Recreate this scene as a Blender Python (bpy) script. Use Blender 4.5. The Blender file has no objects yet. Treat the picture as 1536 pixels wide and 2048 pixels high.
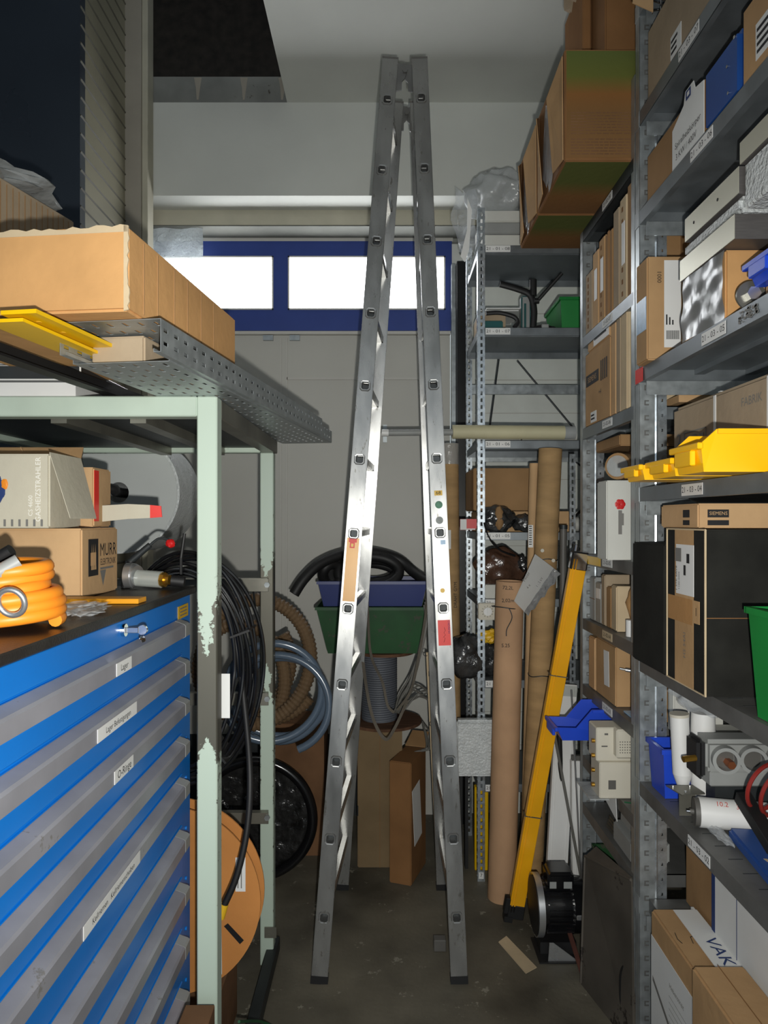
import bpy, bmesh, math, random
from statistics import NormalDist
from mathutils import Vector, Matrix, noise
random.seed(7)
sc = bpy.context.scene
C = sc.collection
R = math.radians
# ---------------------------------------------------------------- camera, light, exposure
F, CX, CY, H = 1420.0, 768.0, 1040.0, 1.68          # focal length in pixels, vanishing point, eye height
cam_d = bpy.data.cameras.new('camera'); cam = bpy.data.objects.new('camera', cam_d); C.objects.link(cam)
cam.location = (0, 0, H); cam.rotation_euler = (R(90), 0, 0)
cam_d.sensor_fit = 'VERTICAL'; cam_d.sensor_height = 36; cam_d.lens = F/2048*36
cam_d.shift_y = 16/2048; cam_d.clip_start = 0.02
sc.camera = cam
world = bpy.data.worlds.new('hall_light'); sc.world = world; world.use_nodes = True
world.node_tree.nodes['Background'].inputs[0].default_value = (0.82, 0.92, 1.0, 1)
world.node_tree.nodes['Background'].inputs[1].default_value = 0.80
ld = bpy.data.lights.new('camera_flash', 'SPOT'); ld.energy = 150; ld.spot_size = R(118); ld.spot_blend = 1.0; ld.shadow_soft_size = 0.012; ld.color = (1, 0.985, 0.925)
lo = bpy.data.objects.new('camera_flash', ld); C.objects.link(lo); lo.location = (0.035, -0.03, 1.60); lo.rotation_euler = (R(90), 0, 0)
WINDOW_LIGHT = 8.0
vs = sc.view_settings
vs.view_transform = 'Standard'; vs.look = 'None'; vs.exposure = 0.0; vs.gamma = 1; vs.use_curve_mapping = False

# ---------------------------------------------------------------- helpers
def at(px, py, Y):                                   # a pixel of the photograph at distance Y
    return Vector(((px-CX)/F*Y, Y, H-(py-CY)/F*Y))
def XX(px, Y): return (px-CX)/F*Y
def ZZ(py, Y): return H-(py-CY)/F*Y

def lin(c):
    return tuple(((v/255)/12.92 if v/255 <= 0.04045 else ((v/255+0.055)/1.055)**2.4) for v in c)

def mat(name, rgb, rough=0.6, metal=0.0, var=0.12, scale=6.0, bump=0.0, bscale=60.0, wear=None, wear_amt=0.0, wear_scale=8,
        alpha=1.0, trans=0.0, spec=0.5, stretch=(1, 1, 1), emit=0, coat=0.0, rvar=0.0):
    m = bpy.data.materials.new(name); m.use_nodes = True
    nt = m.node_tree; b = nt.nodes['Principled BSDF']; N = nt.nodes.new; L = nt.links.new
    tc = N('ShaderNodeTexCoord'); mp = N('ShaderNodeMapping'); L(tc.outputs['Object'], mp.inputs[0]); mp.inputs['Scale'].default_value = stretch
    n1 = N('ShaderNodeTexNoise'); n1.inputs['Scale'].default_value = scale; n1.inputs['Detail'].default_value = 5; L(mp.outputs[0], n1.inputs[0])
    c = lin(rgb); mx = N('ShaderNodeMix'); mx.data_type = 'RGBA'
    mx.inputs[6].default_value = (*[v*(1-var*1.6) for v in c], 1); mx.inputs[7].default_value = (*[min(1, v*(1+var*1.3)) for v in c], 1)
    rp = N('ShaderNodeMapRange'); rp.inputs[1].default_value = 0.3; rp.inputs[2].default_value = 0.7; L(n1.outputs[0], rp.inputs[0]); L(rp.outputs[0], mx.inputs[0])
    col = mx.outputs[2]
    if wear:
        n2 = N('ShaderNodeTexNoise'); n2.inputs['Scale'].default_value = wear_scale; n2.inputs['Detail'].default_value = 9; n2.inputs['Roughness'].default_value = 0.75; L(mp.outputs[0], n2.inputs[0])
        r2 = N('ShaderNodeMapRange'); thr = 0.5+0.085*NormalDist().inv_cdf(1-wear_amt); r2.inputs[1].default_value = thr; r2.inputs[2].default_value = thr+0.02; L(n2.outputs[0], r2.inputs[0])
        m2 = N('ShaderNodeMix'); m2.data_type = 'RGBA'; m2.inputs[7].default_value = (*lin(wear), 1); L(r2.outputs[0], m2.inputs[0]); L(col, m2.inputs[6]); col = m2.outputs[2]
    L(col, b.inputs['Base Color'])
    b.inputs['Roughness'].default_value = rough; b.inputs['Metallic'].default_value = metal
    if rvar:
        rr = N('ShaderNodeMapRange'); rr.inputs[1].default_value = 0.3; rr.inputs[2].default_value = 0.7
        rr.inputs[3].default_value = rough-rvar; rr.inputs[4].default_value = rough+rvar; L(n1.outputs[0], rr.inputs[0]); L(rr.outputs[0], b.inputs['Roughness'])
    b.inputs['Specular IOR Level'].default_value = spec
    if coat: b.inputs['Coat Weight'].default_value = coat; b.inputs['Coat Roughness'].default_value = 0.15
    if bump:
        n3 = N('ShaderNodeTexNoise'); n3.inputs['Scale'].default_value = bscale; n3.inputs['Detail'].default_value = 4; L(mp.outputs[0], n3.inputs[0])
        bp = N('ShaderNodeBump'); bp.inputs['Strength'].default_value = bump; bp.inputs['Distance'].default_value = 0.01; L(n3.outputs[0], bp.inputs['Height']); L(bp.outputs[0], b.inputs['Normal'])
    b.inputs['Alpha'].default_value = alpha; b.inputs['Transmission Weight'].default_value = trans
    if emit:
        b.inputs['Emission Color'].default_value = (*c, 1); b.inputs['Emission Strength'].default_value = emit
    return m

def card(name, rgb, **k):
    k.setdefault('var', 0.10); k.setdefault('scale', 5); k.setdefault('bump', 0.12); k.setdefault('bscale', 40)
    return mat(name, rgb, rough=0.85, spec=0.25, **k)

M = dict(
    card=card('cardboard', (184, 148, 106)), card_tan=card('cardboard_tan', (198, 162, 120)), card_brown=card('cardboard_brown', (156, 122, 84)),
    card_dark=card('cardboard_dark', (134, 96, 60)), card_grey=card('cardboard_grey', (168, 150, 126)), card_pale=card('cardboard_pale', (200, 180, 148)),
    card_orange=card('cardboard_orange', (204, 156, 102)), kraft=card('kraft_tape', (176, 132, 84), var=0.05),
    print_green=card('green_printed_cardboard', (92, 98, 50), var=0.2, scale=3), print_brown=card('brown_printed_cardboard', (128, 94, 56), var=0.15),
    tube=card('cardboard_tube', (172, 140, 98), var=0.12, stretch=(1, 1, 4)), tube_l=card('cardboard_tube_pale', (188, 150, 116), var=0.1),
    silver_card=card('silver_printed_cardboard', (196, 190, 172), var=0.06), black_card=card('black_printed_cardboard', (32, 32, 29), var=0.25, scale=9),
    white_card=card('white_cardboard', (205, 205, 198), var=0.04), board=card('wooden_board', (120, 88, 62), var=0.2),
    paper=mat('paper', (225, 226, 224), 0.8, var=0.03), label=mat('white_label', (228, 228, 226), 0.6, var=0.02), ink=mat('black_ink', (28, 28, 30), 0.7, var=0.02),
    ink_red=mat('red_ink', (190, 70, 60), 0.7, var=0.02), ink_blue=mat('blue_ink', (30, 55, 110), 0.7, var=0.02), ink_grey=mat('grey_ink', (120, 118, 114), 0.7, var=0.02),
    ink_white=mat('white_ink', (236, 234, 226), 0.7, var=0.02),
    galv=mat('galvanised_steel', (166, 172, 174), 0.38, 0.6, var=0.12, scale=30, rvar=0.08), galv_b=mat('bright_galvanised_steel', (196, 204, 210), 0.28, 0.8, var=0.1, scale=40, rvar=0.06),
    shelf=mat('shelf_steel', (126, 132, 136), 0.42, 0.5, var=0.10, scale=14, rvar=0.08), shelf_d=mat('worn_shelf_steel', (112, 112, 110), 0.5, 0.4, var=0.15, scale=10),
    dark_steel=mat('dark_steel', (60, 64, 66), 0.5, 0.5, var=0.2), alu=mat('ladder_aluminium', (160, 160, 158), 0.27, 0.74, var=0.12, scale=5, stretch=(3, 3, 1), rvar=0.05, wear=(128, 126, 120), wear_amt=0.10, wear_scale=14),
    alu_b=mat('bright_aluminium', (212, 214, 216), 0.3, 0.85, var=0.05, rvar=0.05), alu_p=mat('pale_aluminium', (205, 203, 186), 0.4, 0.5, var=0.05, scale=3),
    alu_dim=mat('brushed_grey_metal', (112, 108, 106), 0.5, 0.6, var=0.08, scale=20, stretch=(1, 1, 8)),
    black=mat('black_rubber', (26, 26, 27), 0.55, var=0.2), black_g=mat('black_gloss', (20, 20, 22), 0.22, var=0.1, coat=0.3), black_m=mat('black_laminate', (40, 38, 36), 0.4, var=0.25, scale=9, bump=0.15, bscale=200),
    blue_cab=mat('blue_paint', (10, 118, 208), 0.35, var=0.05, scale=3), handle=mat('grey_handle_profile', (156, 156, 164), 0.38, 0.25, var=0.08, scale=9, wear=(140, 138, 136), wear_amt=0.07, wear_scale=9),
    green_paint=mat('pale_green_paint', (186, 202, 188), 0.45, var=0.05, wear=(78, 76, 66), wear_amt=0.02, wear_scale=15), bare=mat('bare_worn_steel', (128, 126, 116), 0.4, 0.6, var=0.2, wear=(186, 200, 186), wear_amt=0.03),
    chipped=mat('chipped_green_paint', (196, 212, 196), 0.45, var=0.05, wear=(92, 90, 80), wear_amt=0.13, wear_scale=13, stretch=(1, 1, .35)),
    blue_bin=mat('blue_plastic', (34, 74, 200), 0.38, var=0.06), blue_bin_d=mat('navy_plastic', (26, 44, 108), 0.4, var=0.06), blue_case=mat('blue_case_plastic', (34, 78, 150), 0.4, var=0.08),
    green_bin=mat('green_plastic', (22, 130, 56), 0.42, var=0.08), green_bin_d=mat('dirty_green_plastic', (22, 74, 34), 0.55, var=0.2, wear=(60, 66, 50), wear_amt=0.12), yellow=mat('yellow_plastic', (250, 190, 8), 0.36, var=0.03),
    yellow_p=mat('yellow_paint', (232, 186, 8), 0.4, var=0.06), yellow_t=mat('yellow_profile_paint', (240, 172, 20), 0.28, var=0.06, coat=0.4), orange=mat('orange_plastic', (238, 142, 36), 0.45, var=0.06), amber=mat('amber_plate', (232, 158, 32), 0.4, var=0.06),
    red=mat('red_plastic', (200, 30, 30), 0.4, var=0.05), red_s=mat('red_sticker', (226, 44, 34), 0.45, var=0.04), yellow_s=mat('yellow_sticker', (226, 180, 40), 0.4, var=0.08),
    amber_s=mat('amber_sticker', (226, 160, 40), 0.35, var=0.10), green_s=mat('green_sticker', (60, 120, 90), 0.5, var=0.2, scale=60), blue_s=mat('pale_blue_sticker', (150, 185, 215), 0.35, var=0.1, scale=30), grey_s=mat('grey_sticker', (140, 146, 142), 0.5, var=0.15, scale=60),
    white_p=mat('white_plastic', (226, 226, 224), 0.4, var=0.03), cream=mat('cream_plastic', (206, 200, 184), 0.5, var=0.05), grey_p=mat('grey_plastic', (150, 152, 150), 0.5, var=0.08), grey_d=mat('dark_grey_plastic', (96, 94, 90), 0.5, var=0.12),
    brass=mat('brass', (206, 160, 70), 0.3, 0.9, var=0.1), chrome=mat('chrome', (220, 220, 222), 0.12, 1.0, var=0.03), copper=mat('copper', (196, 120, 80), 0.35, 0.9),
    hose_brown=mat('brown_spiral_hose', (104, 84, 62), 0.42, var=0.12), hose_blue=mat('blue_grey_hose', (84, 98, 114), 0.22, var=0.08, coat=0.5), grey_cord=mat('grey_cord', (96, 100, 108), 0.6, var=0.1),
    cable_grey=mat('grey_cable', (96, 94, 88), 0.5, var=0.1), strap=mat('grey_webbing', (128, 120, 108), 0.8, var=0.15, bump=0.2), green_cable=mat('green_cable', (30, 96, 60), 0.5, var=0.1), cable_red=mat('red_cable', (142, 42, 36), 0.4, var=0.1),
    teal=mat('teal_plastic', (24, 84, 84), 0.4, var=0.1), spool=card('cardboard_reel', (196, 132, 72), var=0.12, scale=3), wood=card('spool_wood', (98, 70, 52), var=0.25, stretch=(1, 8, 1)),
    film=mat('clear_film', (215, 220, 224), 0.12, var=0.02, alpha=0.34, bump=0.9, bscale=14, spec=0.9), film_d=mat('cloudy_film', (190, 194, 194), 0.2, var=0.05, alpha=0.6, bump=0.9, bscale=22, spec=0.8),
    soffit=mat('darker_grey_soffit', (112, 114, 108), 0.9, var=0.08, scale=8),
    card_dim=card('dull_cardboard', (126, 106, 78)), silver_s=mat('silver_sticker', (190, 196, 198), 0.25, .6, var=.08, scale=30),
    envelope_bubble=mat('silvery_bubble_film', (205, 208, 210), 0.18, 0.35, var=0.15, scale=40, bump=1.0, bscale=40),
    bubble=mat('bubble_wrap', (206, 210, 210), 0.25, var=0.06, scale=20, bump=0.8, bscale=90, spec=0.7), bubble_s=mat('bubble_wrap_sheet', (196, 202, 204), 0.3, var=0.05, alpha=0.8, bump=0.9, bscale=70, spec=0.7),
    foam=mat('foam_roll_end', (196, 200, 198), 0.7, var=0.04, scale=3), wrap=mat('shrink_wrapped_dark', (56, 56, 56), 0.2, var=0.5, scale=18, bump=1.0, bscale=26, spec=1.0), wrap_b=mat('shrink_wrapped_brown', (92, 66, 52), 0.2, var=0.3, scale=10, bump=1.0, bscale=24, spec=0.9),
    clear=mat('clear_plastic', (214, 220, 214), 0.08, var=0.02, alpha=0.45, spec=0.9), cream_roll=mat('cream_sheet_roll', (198, 192, 158), 0.6, var=0.06, scale=8), white_roll=mat('white_wrapped_roll', (190, 190, 184), 0.5, var=0.08),
    panel_dark=mat('grimy_dark_sheet', (92, 86, 78), 0.6, 0.2, var=0.22, scale=4, wear=(52, 46, 42), wear_amt=0.18, wear_scale=5), rust=mat('rusty_steel', (84, 48, 38), 0.7, var=0.2),
    # setting
    concrete_floor=mat('concrete_floor', (104, 99, 86), 0.62, var=0.34, scale=2.6, bump=0.15, bscale=50, wear=(146, 142, 128), wear_amt=0.10, wear_scale=8),
    plaster=mat('white_plaster', (204, 206, 200), 0.85, var=0.035, scale=2.5, bump=0.05), plaster_b=mat('beige_plaster', (182, 178, 160), 0.85, var=0.08, scale=5), plaster_g=mat('grey_plaster', (150, 152, 146), 0.85, var=0.05),
    gate_white=mat('gate_panel_paint', (194, 193, 186), 0.5, var=0.03, scale=1.5), gate_trim=mat('gate_trim_paint', (198, 196, 190), 0.5, var=0.03), gate_blue=mat('gate_blue_paint', (42, 66, 142), 0.45, var=0.06),
    wall_panel=mat('pale_wall_panel', (224, 228, 222), 0.5, var=0.04), siding=mat('beige_siding', (150, 146, 126), 0.5, 0.1, var=0.04), groove=mat('siding_groove', (96, 94, 82), 0.6), navy=mat('navy_sheet_metal', (60, 68, 78), 0.30, 0.2, var=0.06, scale=2, rvar=0.05),
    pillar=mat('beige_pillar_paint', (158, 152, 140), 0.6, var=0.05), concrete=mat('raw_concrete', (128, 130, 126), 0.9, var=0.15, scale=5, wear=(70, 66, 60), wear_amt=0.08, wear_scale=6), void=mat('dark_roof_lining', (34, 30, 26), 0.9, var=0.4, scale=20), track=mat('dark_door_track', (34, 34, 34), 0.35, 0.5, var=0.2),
    glow=mat('bright_daylight_pane', (250, 252, 255), 0.4, emit=WINDOW_LIGHT, var=0.0),
)

def gradient_print(name, stops, axis=2, lo=0.0, hi=1.0):    # printed colour gradient along one object axis
    m = card(name, stops[0][1], var=0.0); nt = m.node_tree; b = nt.nodes['Principled BSDF']; N = nt.nodes.new; L = nt.links.new
    tc = N('ShaderNodeTexCoord'); sp = N('ShaderNodeSeparateXYZ'); L(tc.outputs['Object'], sp.inputs[0])
    r = N('ShaderNodeMapRange'); r.inputs[1].default_value = lo; r.inputs[2].default_value = hi; L(sp.outputs[axis], r.inputs[0])
    cr = N('ShaderNodeValToRGB'); L(r.outputs[0], cr.inputs[0]); e = cr.color_ramp.elements
    e[0].position, e[0].color = stops[0][0], (*lin(stops[0][1]), 1); e[1].position, e[1].color = stops[-1][0], (*lin(stops[-1][1]), 1)
    for p, c in stops[1:-1]: q = e.new(p); q.color = (*lin(c), 1)
    L(cr.outputs[0], b.inputs['Base Color']); return m
def post_paint(name, xc, stops, zmax=2.0):                # paint that survives in the middle of the tube face; stops: height -> how much is left
    m = bpy.data.materials.new(name); m.use_nodes = True; nt = m.node_tree; b = nt.nodes['Principled BSDF']; N = nt.nodes.new; L = nt.links.new
    tc = N('ShaderNodeTexCoord'); sp = N('ShaderNodeSeparateXYZ'); L(tc.outputs['Object'], sp.inputs[0])
    def mth(op, a, c): n = N('ShaderNodeMath'); n.operation = op; [(L(v, n.inputs[i]) if hasattr(v, 'is_linked') else setattr(n.inputs[i], 'default_value', v)) for i, v in enumerate((a, c))]; return n.outputs[0]
    d = mth('DIVIDE', mth('ABSOLUTE', mth('SUBTRACT', sp.outputs[0], xc), 0), .025)
    n1 = N('ShaderNodeTexNoise'); n1.inputs['Scale'].default_value = 55; n1.inputs['Detail'].default_value = 8; n1.inputs['Roughness'].default_value = .7; L(tc.outputs['Object'], n1.inputs[0])
    cr = N('ShaderNodeValToRGB'); L(mth('DIVIDE', sp.outputs[2], zmax), cr.inputs[0]); e = cr.color_ramp.elements
    e[0].position = stops[0][0]/zmax; e[0].color = (*[stops[0][1]]*3, 1); e[1].position = stops[-1][0]/zmax; e[1].color = (*[stops[-1][1]]*3, 1)
    for z, v in stops[1:-1]: q = e.new(z/zmax); q.color = (v, v, v, 1)
    left = mth('SUBTRACT', mth('MULTIPLY', cr.outputs[0], 1.0), mth('ADD', mth('MULTIPLY', d, .35), n1.outputs[0]))   # >0 painted
    k = N('ShaderNodeMapRange'); k.inputs[1].default_value = -0.01; k.inputs[2].default_value = 0.01; L(left, k.inputs[0])
    mx = N('ShaderNodeMix'); mx.data_type = 'RGBA'; mx.inputs[6].default_value = (*lin((104, 102, 92)), 1); mx.inputs[7].default_value = (*lin((186, 202, 188)), 1); L(k.outputs[0], mx.inputs[0]); L(mx.outputs[2], b.inputs['Base Color'])
    k2 = N('ShaderNodeMapRange'); k2.inputs[3].default_value = .6; k2.inputs[4].default_value = 0; L(k.outputs[0], k2.inputs[0]); L(k2.outputs[0], b.inputs['Metallic']); b.inputs['Roughness'].default_value = .42
    return m

def wmat(o):
    m = o.matrix_basis.copy()
    while o.parent: o = o.parent; m = o.matrix_basis @ m
    return m
def link_mesh(bm, name, mats, parent=None, local=False, smooth=False):
    if parent is not None and not local: bm.transform(wmat(parent).inverted())
    bmesh.ops.recalc_face_normals(bm, faces=bm.faces) if len(bm.faces) < 60000 else None
    me = bpy.data.meshes.new(name)
    bm.to_mesh(me); bm.free()
    if smooth:
        me.polygons.foreach_set('use_smooth', [True]*len(me.polygons))
        try: me.set_sharp_from_angle(angle=R(smooth if smooth is not True else 40))
        except Exception: pass
    o = bpy.data.objects.new(name, me); C.objects.link(o)
    for m_ in (mats if isinstance(mats, (list, tuple)) else [mats]): me.materials.append(M[m_] if isinstance(m_, str) else m_)
    if parent is not None: o.parent = parent
    return o

_fonts = {}
def text_bm(s, size):                                # flat lettering centred on the origin in the XY plane
    cu = bpy.data.curves.new('t', 'FONT'); cu.body = s; cu.size = size; cu.align_x = 'CENTER'; cu.align_y = 'CENTER'; cu.resolution_u = 2
    o = bpy.data.objects.new('t', cu); C.objects.link(o)
    dg = bpy.context.evaluated_depsgraph_get(); dg.update()
    me = bpy.data.meshes.new_from_object(o.evaluated_get(dg))
    bpy.data.objects.remove(o); bpy.data.curves.remove(cu)
    return me

class MB:
    """collects shapes of one mesh object; self.mi is the current material slot"""
    def __init__(s): s.bm = bmesh.new(); s.mi = 0
    def _mark(s, n0):
        s.bm.faces.ensure_lookup_table()
        for f in s.bm.faces[n0:]: f.material_index = s.mi
    def box(s, x0, x1, y0, y1, z0, z1, bev=0.0, mtx=None, seg=1):
        n0 = len(s.bm.faces)
        m = Matrix.Translation(((x0+x1)/2, (y0+y1)/2, (z0+z1)/2)) @ Matrix.Diagonal((abs(x1-x0), abs(y1-y0), abs(z1-z0), 1))
        r = bmesh.ops.create_cube(s.bm, size=1, matrix=m)
        vs_ = r['verts']
        if bev:
            es = list({e for v in vs_ for e in v.link_edges})
            b = bmesh.ops.bevel(s.bm, geom=es, offset=bev, segments=seg, affect='EDGES', clamp_overlap=True)
            vs_ = list({v for f in b['faces'] for v in f.verts} | {v for v in vs_ if v.is_valid})
        if mtx is not None:
            allv = set(vs_)
            bmesh.ops.transform(s.bm, matrix=mtx, verts=list(allv))
        s._mark(n0); return s
    def frustum(s, c, sx, sy, tx, ty, h, mtx=None):  # box of base sx*sy and top tx*ty
        n0 = len(s.bm.faces); vs_ = []
        for (a, b, z) in ((sx, sy, 0), (tx, ty, h)):
            for i, j in ((-1, -1), (1, -1), (1, 1), (-1, 1)): vs_.append(s.bm.verts.new(Vector(c)+Vector((i*a/2, j*b/2, z))))
        for f in ((3, 2, 1, 0), (4, 5, 6, 7), (0, 1, 5, 4), (1, 2, 6, 5), (2, 3, 7, 6), (3, 0, 4, 7)): s.bm.faces.new([vs_[i] for i in f])
        if mtx is not None: bmesh.ops.transform(s.bm, matrix=mtx, verts=vs_)
        s._mark(n0); return s
    def poly(s, pts, ext=None):                      # polygon, extruded by vector ext
        n0 = len(s.bm.faces)
        a = [s.bm.verts.new(Vector(p)) for p in pts]; s.bm.faces.new(a)
        if ext is not None:
            b = [s.bm.verts.new(Vector(p)+Vector(ext)) for p in pts]; s.bm.faces.new(b[::-1])
            n = len(a)
            for i in range(n): s.bm.faces.new((a[i], a[(i+1) % n], b[(i+1) % n], b[i]))
        s._mark(n0); return s
    def cyl(s, p0, p1, r0, r1=None, seg=24, caps=True):
        n0 = len(s.bm.faces)
        p0 = Vector(p0); p1 = Vector(p1); d = (p1-p0); r1 = r0 if r1 is None else r1
        q = d.to_track_quat('Z', 'Y').to_matrix()
        ra, rb = [], []
        for i in range(seg):
            a = 2*math.pi*i/seg; v = Vector((math.cos(a), math.sin(a), 0))
            ra.append(s.bm.verts.new(p0+q@(v*r0))); rb.append(s.bm.verts.new(p1+q@(v*r1)))
        for i in range(seg): s.bm.faces.new((ra[i], ra[(i+1) % seg], rb[(i+1) % seg], rb[i]))
        if caps: s.bm.faces.new(ra[::-1]); s.bm.faces.new(rb)
        s._mark(n0); return s
    def pipe(s, p0, p1, ro, ri, seg=28):             # hollow cylinder
        n0 = len(s.bm.faces); p0 = Vector(p0); p1 = Vector(p1); q = (p1-p0).to_track_quat('Z', 'Y').to_matrix()
        R_ = []
        for p, r in ((p0, ro), (p1, ro), (p1, ri), (p0, ri)):
            R_.append([s.bm.verts.new(p+q@(Vector((math.cos(2*math.pi*i/seg), math.sin(2*math.pi*i/seg), 0))*r)) for i in range(seg)])
        for k in range(4):
            a, b = R_[k], R_[(k+1) % 4]
            for i in range(seg): s.bm.faces.new((a[i], a[(i+1) % seg], b[(i+1) % seg], b[i]))
        s._mark(n0); return s
    def tube(s, pts, r, seg=8, rib=None, closed=False, flat=None):
        n0 = len(s.bm.faces); pts = [Vector(p) for p in pts]; n = len(pts)
        T = [((pts[min(i+1, n-1)]-pts[max(i-1, 0)]) if not closed else (pts[(i+1) % n]-pts[i-1])).normalized() for i in range(n)]
        up = Vector((0, 0, 1)) if abs(T[0].z) < 0.9 else Vector((1, 0, 0))
        nrm = (up-T[0]*up.dot(T[0])).normalized(); rings = []
        for i in range(n):
            nrm = (nrm-T[i]*nrm.dot(T[i])).normalized(); bn = T[i].cross(nrm)
            rr = r if rib is None else r*(1+rib*(1 if i % 2 else -1))
            fa, fb = (1, 1) if flat is None else flat
            rings.append([s.bm.verts.new(pts[i]+(nrm*math.cos(2*math.pi*k/seg)*fa+bn*math.sin(2*math.pi*k/seg)*fb)*rr) for k in range(seg)])
        for i in range(n if closed else n-1):
            a, b = rings[i], rings[(i+1) % n]
            for k in range(seg): s.bm.faces.new((a[k], a[(k+1) % seg], b[(k+1) % seg], b[k]))
        if not closed: s.bm.faces.new(rings[0][::-1]); s.bm.faces.new(rings[-1])
        s._mark(n0); return s
    def grid(s, us, vs_, hole, P, thick=0.0, nrm=None):   # plate with rectangular holes; P(u,v)->point
        n0 = len(s.bm.faces); V = {}
        def gv(i, j):
            if (i, j) not in V: V[(i, j)] = s.bm.verts.new(P(us[i], vs_[j]))
            return V[(i, j)]
        fs = []
        for i in range(len(us)-1):
            for j in range(len(vs_)-1):
                if not hole(i, j): fs.append(s.bm.faces.new((gv(i, j), gv(i+1, j), gv(i+1, j+1), gv(i, j+1))))
        if thick:
            bmesh.ops.recalc_face_normals(s.bm, faces=fs)
            bmesh.ops.solidify(s.bm, geom=fs, thickness=thick)
        s._mark(n0); return s
    def text(s, txt, size, mtx, sx=1.0):
        me = text_bm(txt, size); n0 = len(s.bm.faces); nv = len(s.bm.verts)
        s.bm.from_mesh(me); bpy.data.meshes.remove(me); s.bm.verts.ensure_lookup_table()
        vs_ = s.bm.verts[nv:]
        bmesh.ops.transform(s.bm, matrix=mtx @ Matrix.Diagonal((sx, 1, 1, 1)), verts=list(vs_)); s._mark(n0); return s
    def blob(s, c, rx, ry, rz, amp=0.15, fr=3.0, sub=3, seed=0, mtx=None):
        n0 = len(s.bm.faces)
        r = bmesh.ops.create_icosphere(s.bm, subdivisions=sub, radius=1)
        for v in r['verts']:
            d = v.co.copy(); k = 1+amp*noise.noise(d*fr+Vector((seed*7.1, seed*3.3, 0)))*2
            v.co = Vector(c)+Vector((d.x*rx*k, d.y*ry*k, d.z*rz*k))
        if mtx is not None: bmesh.ops.transform(s.bm, matrix=mtx, verts=r['verts'])
        s._mark(n0); return s
    def m(s, i): s.mi = i; return s
    def build(s, name, mats, parent=None, local=False, smooth=False): return link_mesh(s.bm, name, mats, parent, local, smooth)

def thing(name, label, cat, loc=(0, 0, 0), rz=0.0, group=None):
    o = bpy.data.objects.new(name, None); C.objects.link(o); o.empty_display_size = 0.05
    o.location = loc; o.rotation_euler = (0, 0, rz); o['label'] = label; o['category'] = cat
    o.matrix_basis = Matrix.Translation(loc) @ Matrix.Rotation(rz, 4, 'Z')
    if group: o['group'] = group
    return o
def tag(o, label, cat, group=None, kind=None):
    o['label'] = label; o['category'] = cat
    if group: o['group'] = group
    if kind: o['kind'] = kind
    return o
def struct(mb, name, mats, parent=None, smooth=False):
    o = mb.build(name, mats, parent, smooth=smooth); o['kind'] = 'structure'; return o
def copy_tree(o, parent=None):
    c = o.copy(); C.objects.link(c)
    if parent is not None: c.parent = parent
    for ch in list(o.children): copy_tree(ch, c)
    return c
def spline(pts, n=12, closed=False):
    P = [Vector(p) for p in pts]; out = []; N_ = len(P)
    rng = range(N_) if closed else range(N_-1)
    g = (lambda i: P[i % N_]) if closed else (lambda i: P[max(0, min(N_-1, i))])
    for i in rng:
        p0, p1, p2, p3 = g(i-1), g(i), g(i+1), g(i+2)
        for k in range(n):
            t = k/n
            out.append(0.5*((2*p1)+(-p0+p2)*t+(2*p0-5*p1+4*p2-p3)*t*t+(-p0+3*p1-3*p2+p3)*t**3))
    if not closed: out.append(P[-1])
    return out
def resample(pts, step):
    out = [pts[0]]; acc = 0
    for a, b in zip(pts, pts[1:]):
        L_ = (b-a).length; t = step-acc
        while t <= L_: out.append(a+(b-a)*(t/L_)); t += step
        acc = (acc+L_) % step if L_ else acc
    return out
def face_mtx(face, o):      # text/decal frame on a face: x to the reader's right, y up, z out
    if face == 'front': r = Matrix(((1, 0, 0), (0, 0, -1), (0, 1, 0)))       # faces -Y
    elif face == 'left': r = Matrix(((0, 0, -1), (-1, 0, 0), (0, 1, 0)))     # faces -X
    elif face == 'right': r = Matrix(((0, 0, 1), (1, 0, 0), (0, 1, 0)))      # faces +X
    elif face == 'top': r = Matrix(((1, 0, 0), (0, 1, 0), (0, 0, 1)))
    elif face == 'bottom': r = Matrix(((1, 0, 0), (0, -1, 0), (0, 0, -1)))
    return Matrix.Translation(o) @ r.to_4x4()
def rot(a): return Matrix.Rotation(R(a), 4, 'Z')

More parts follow.
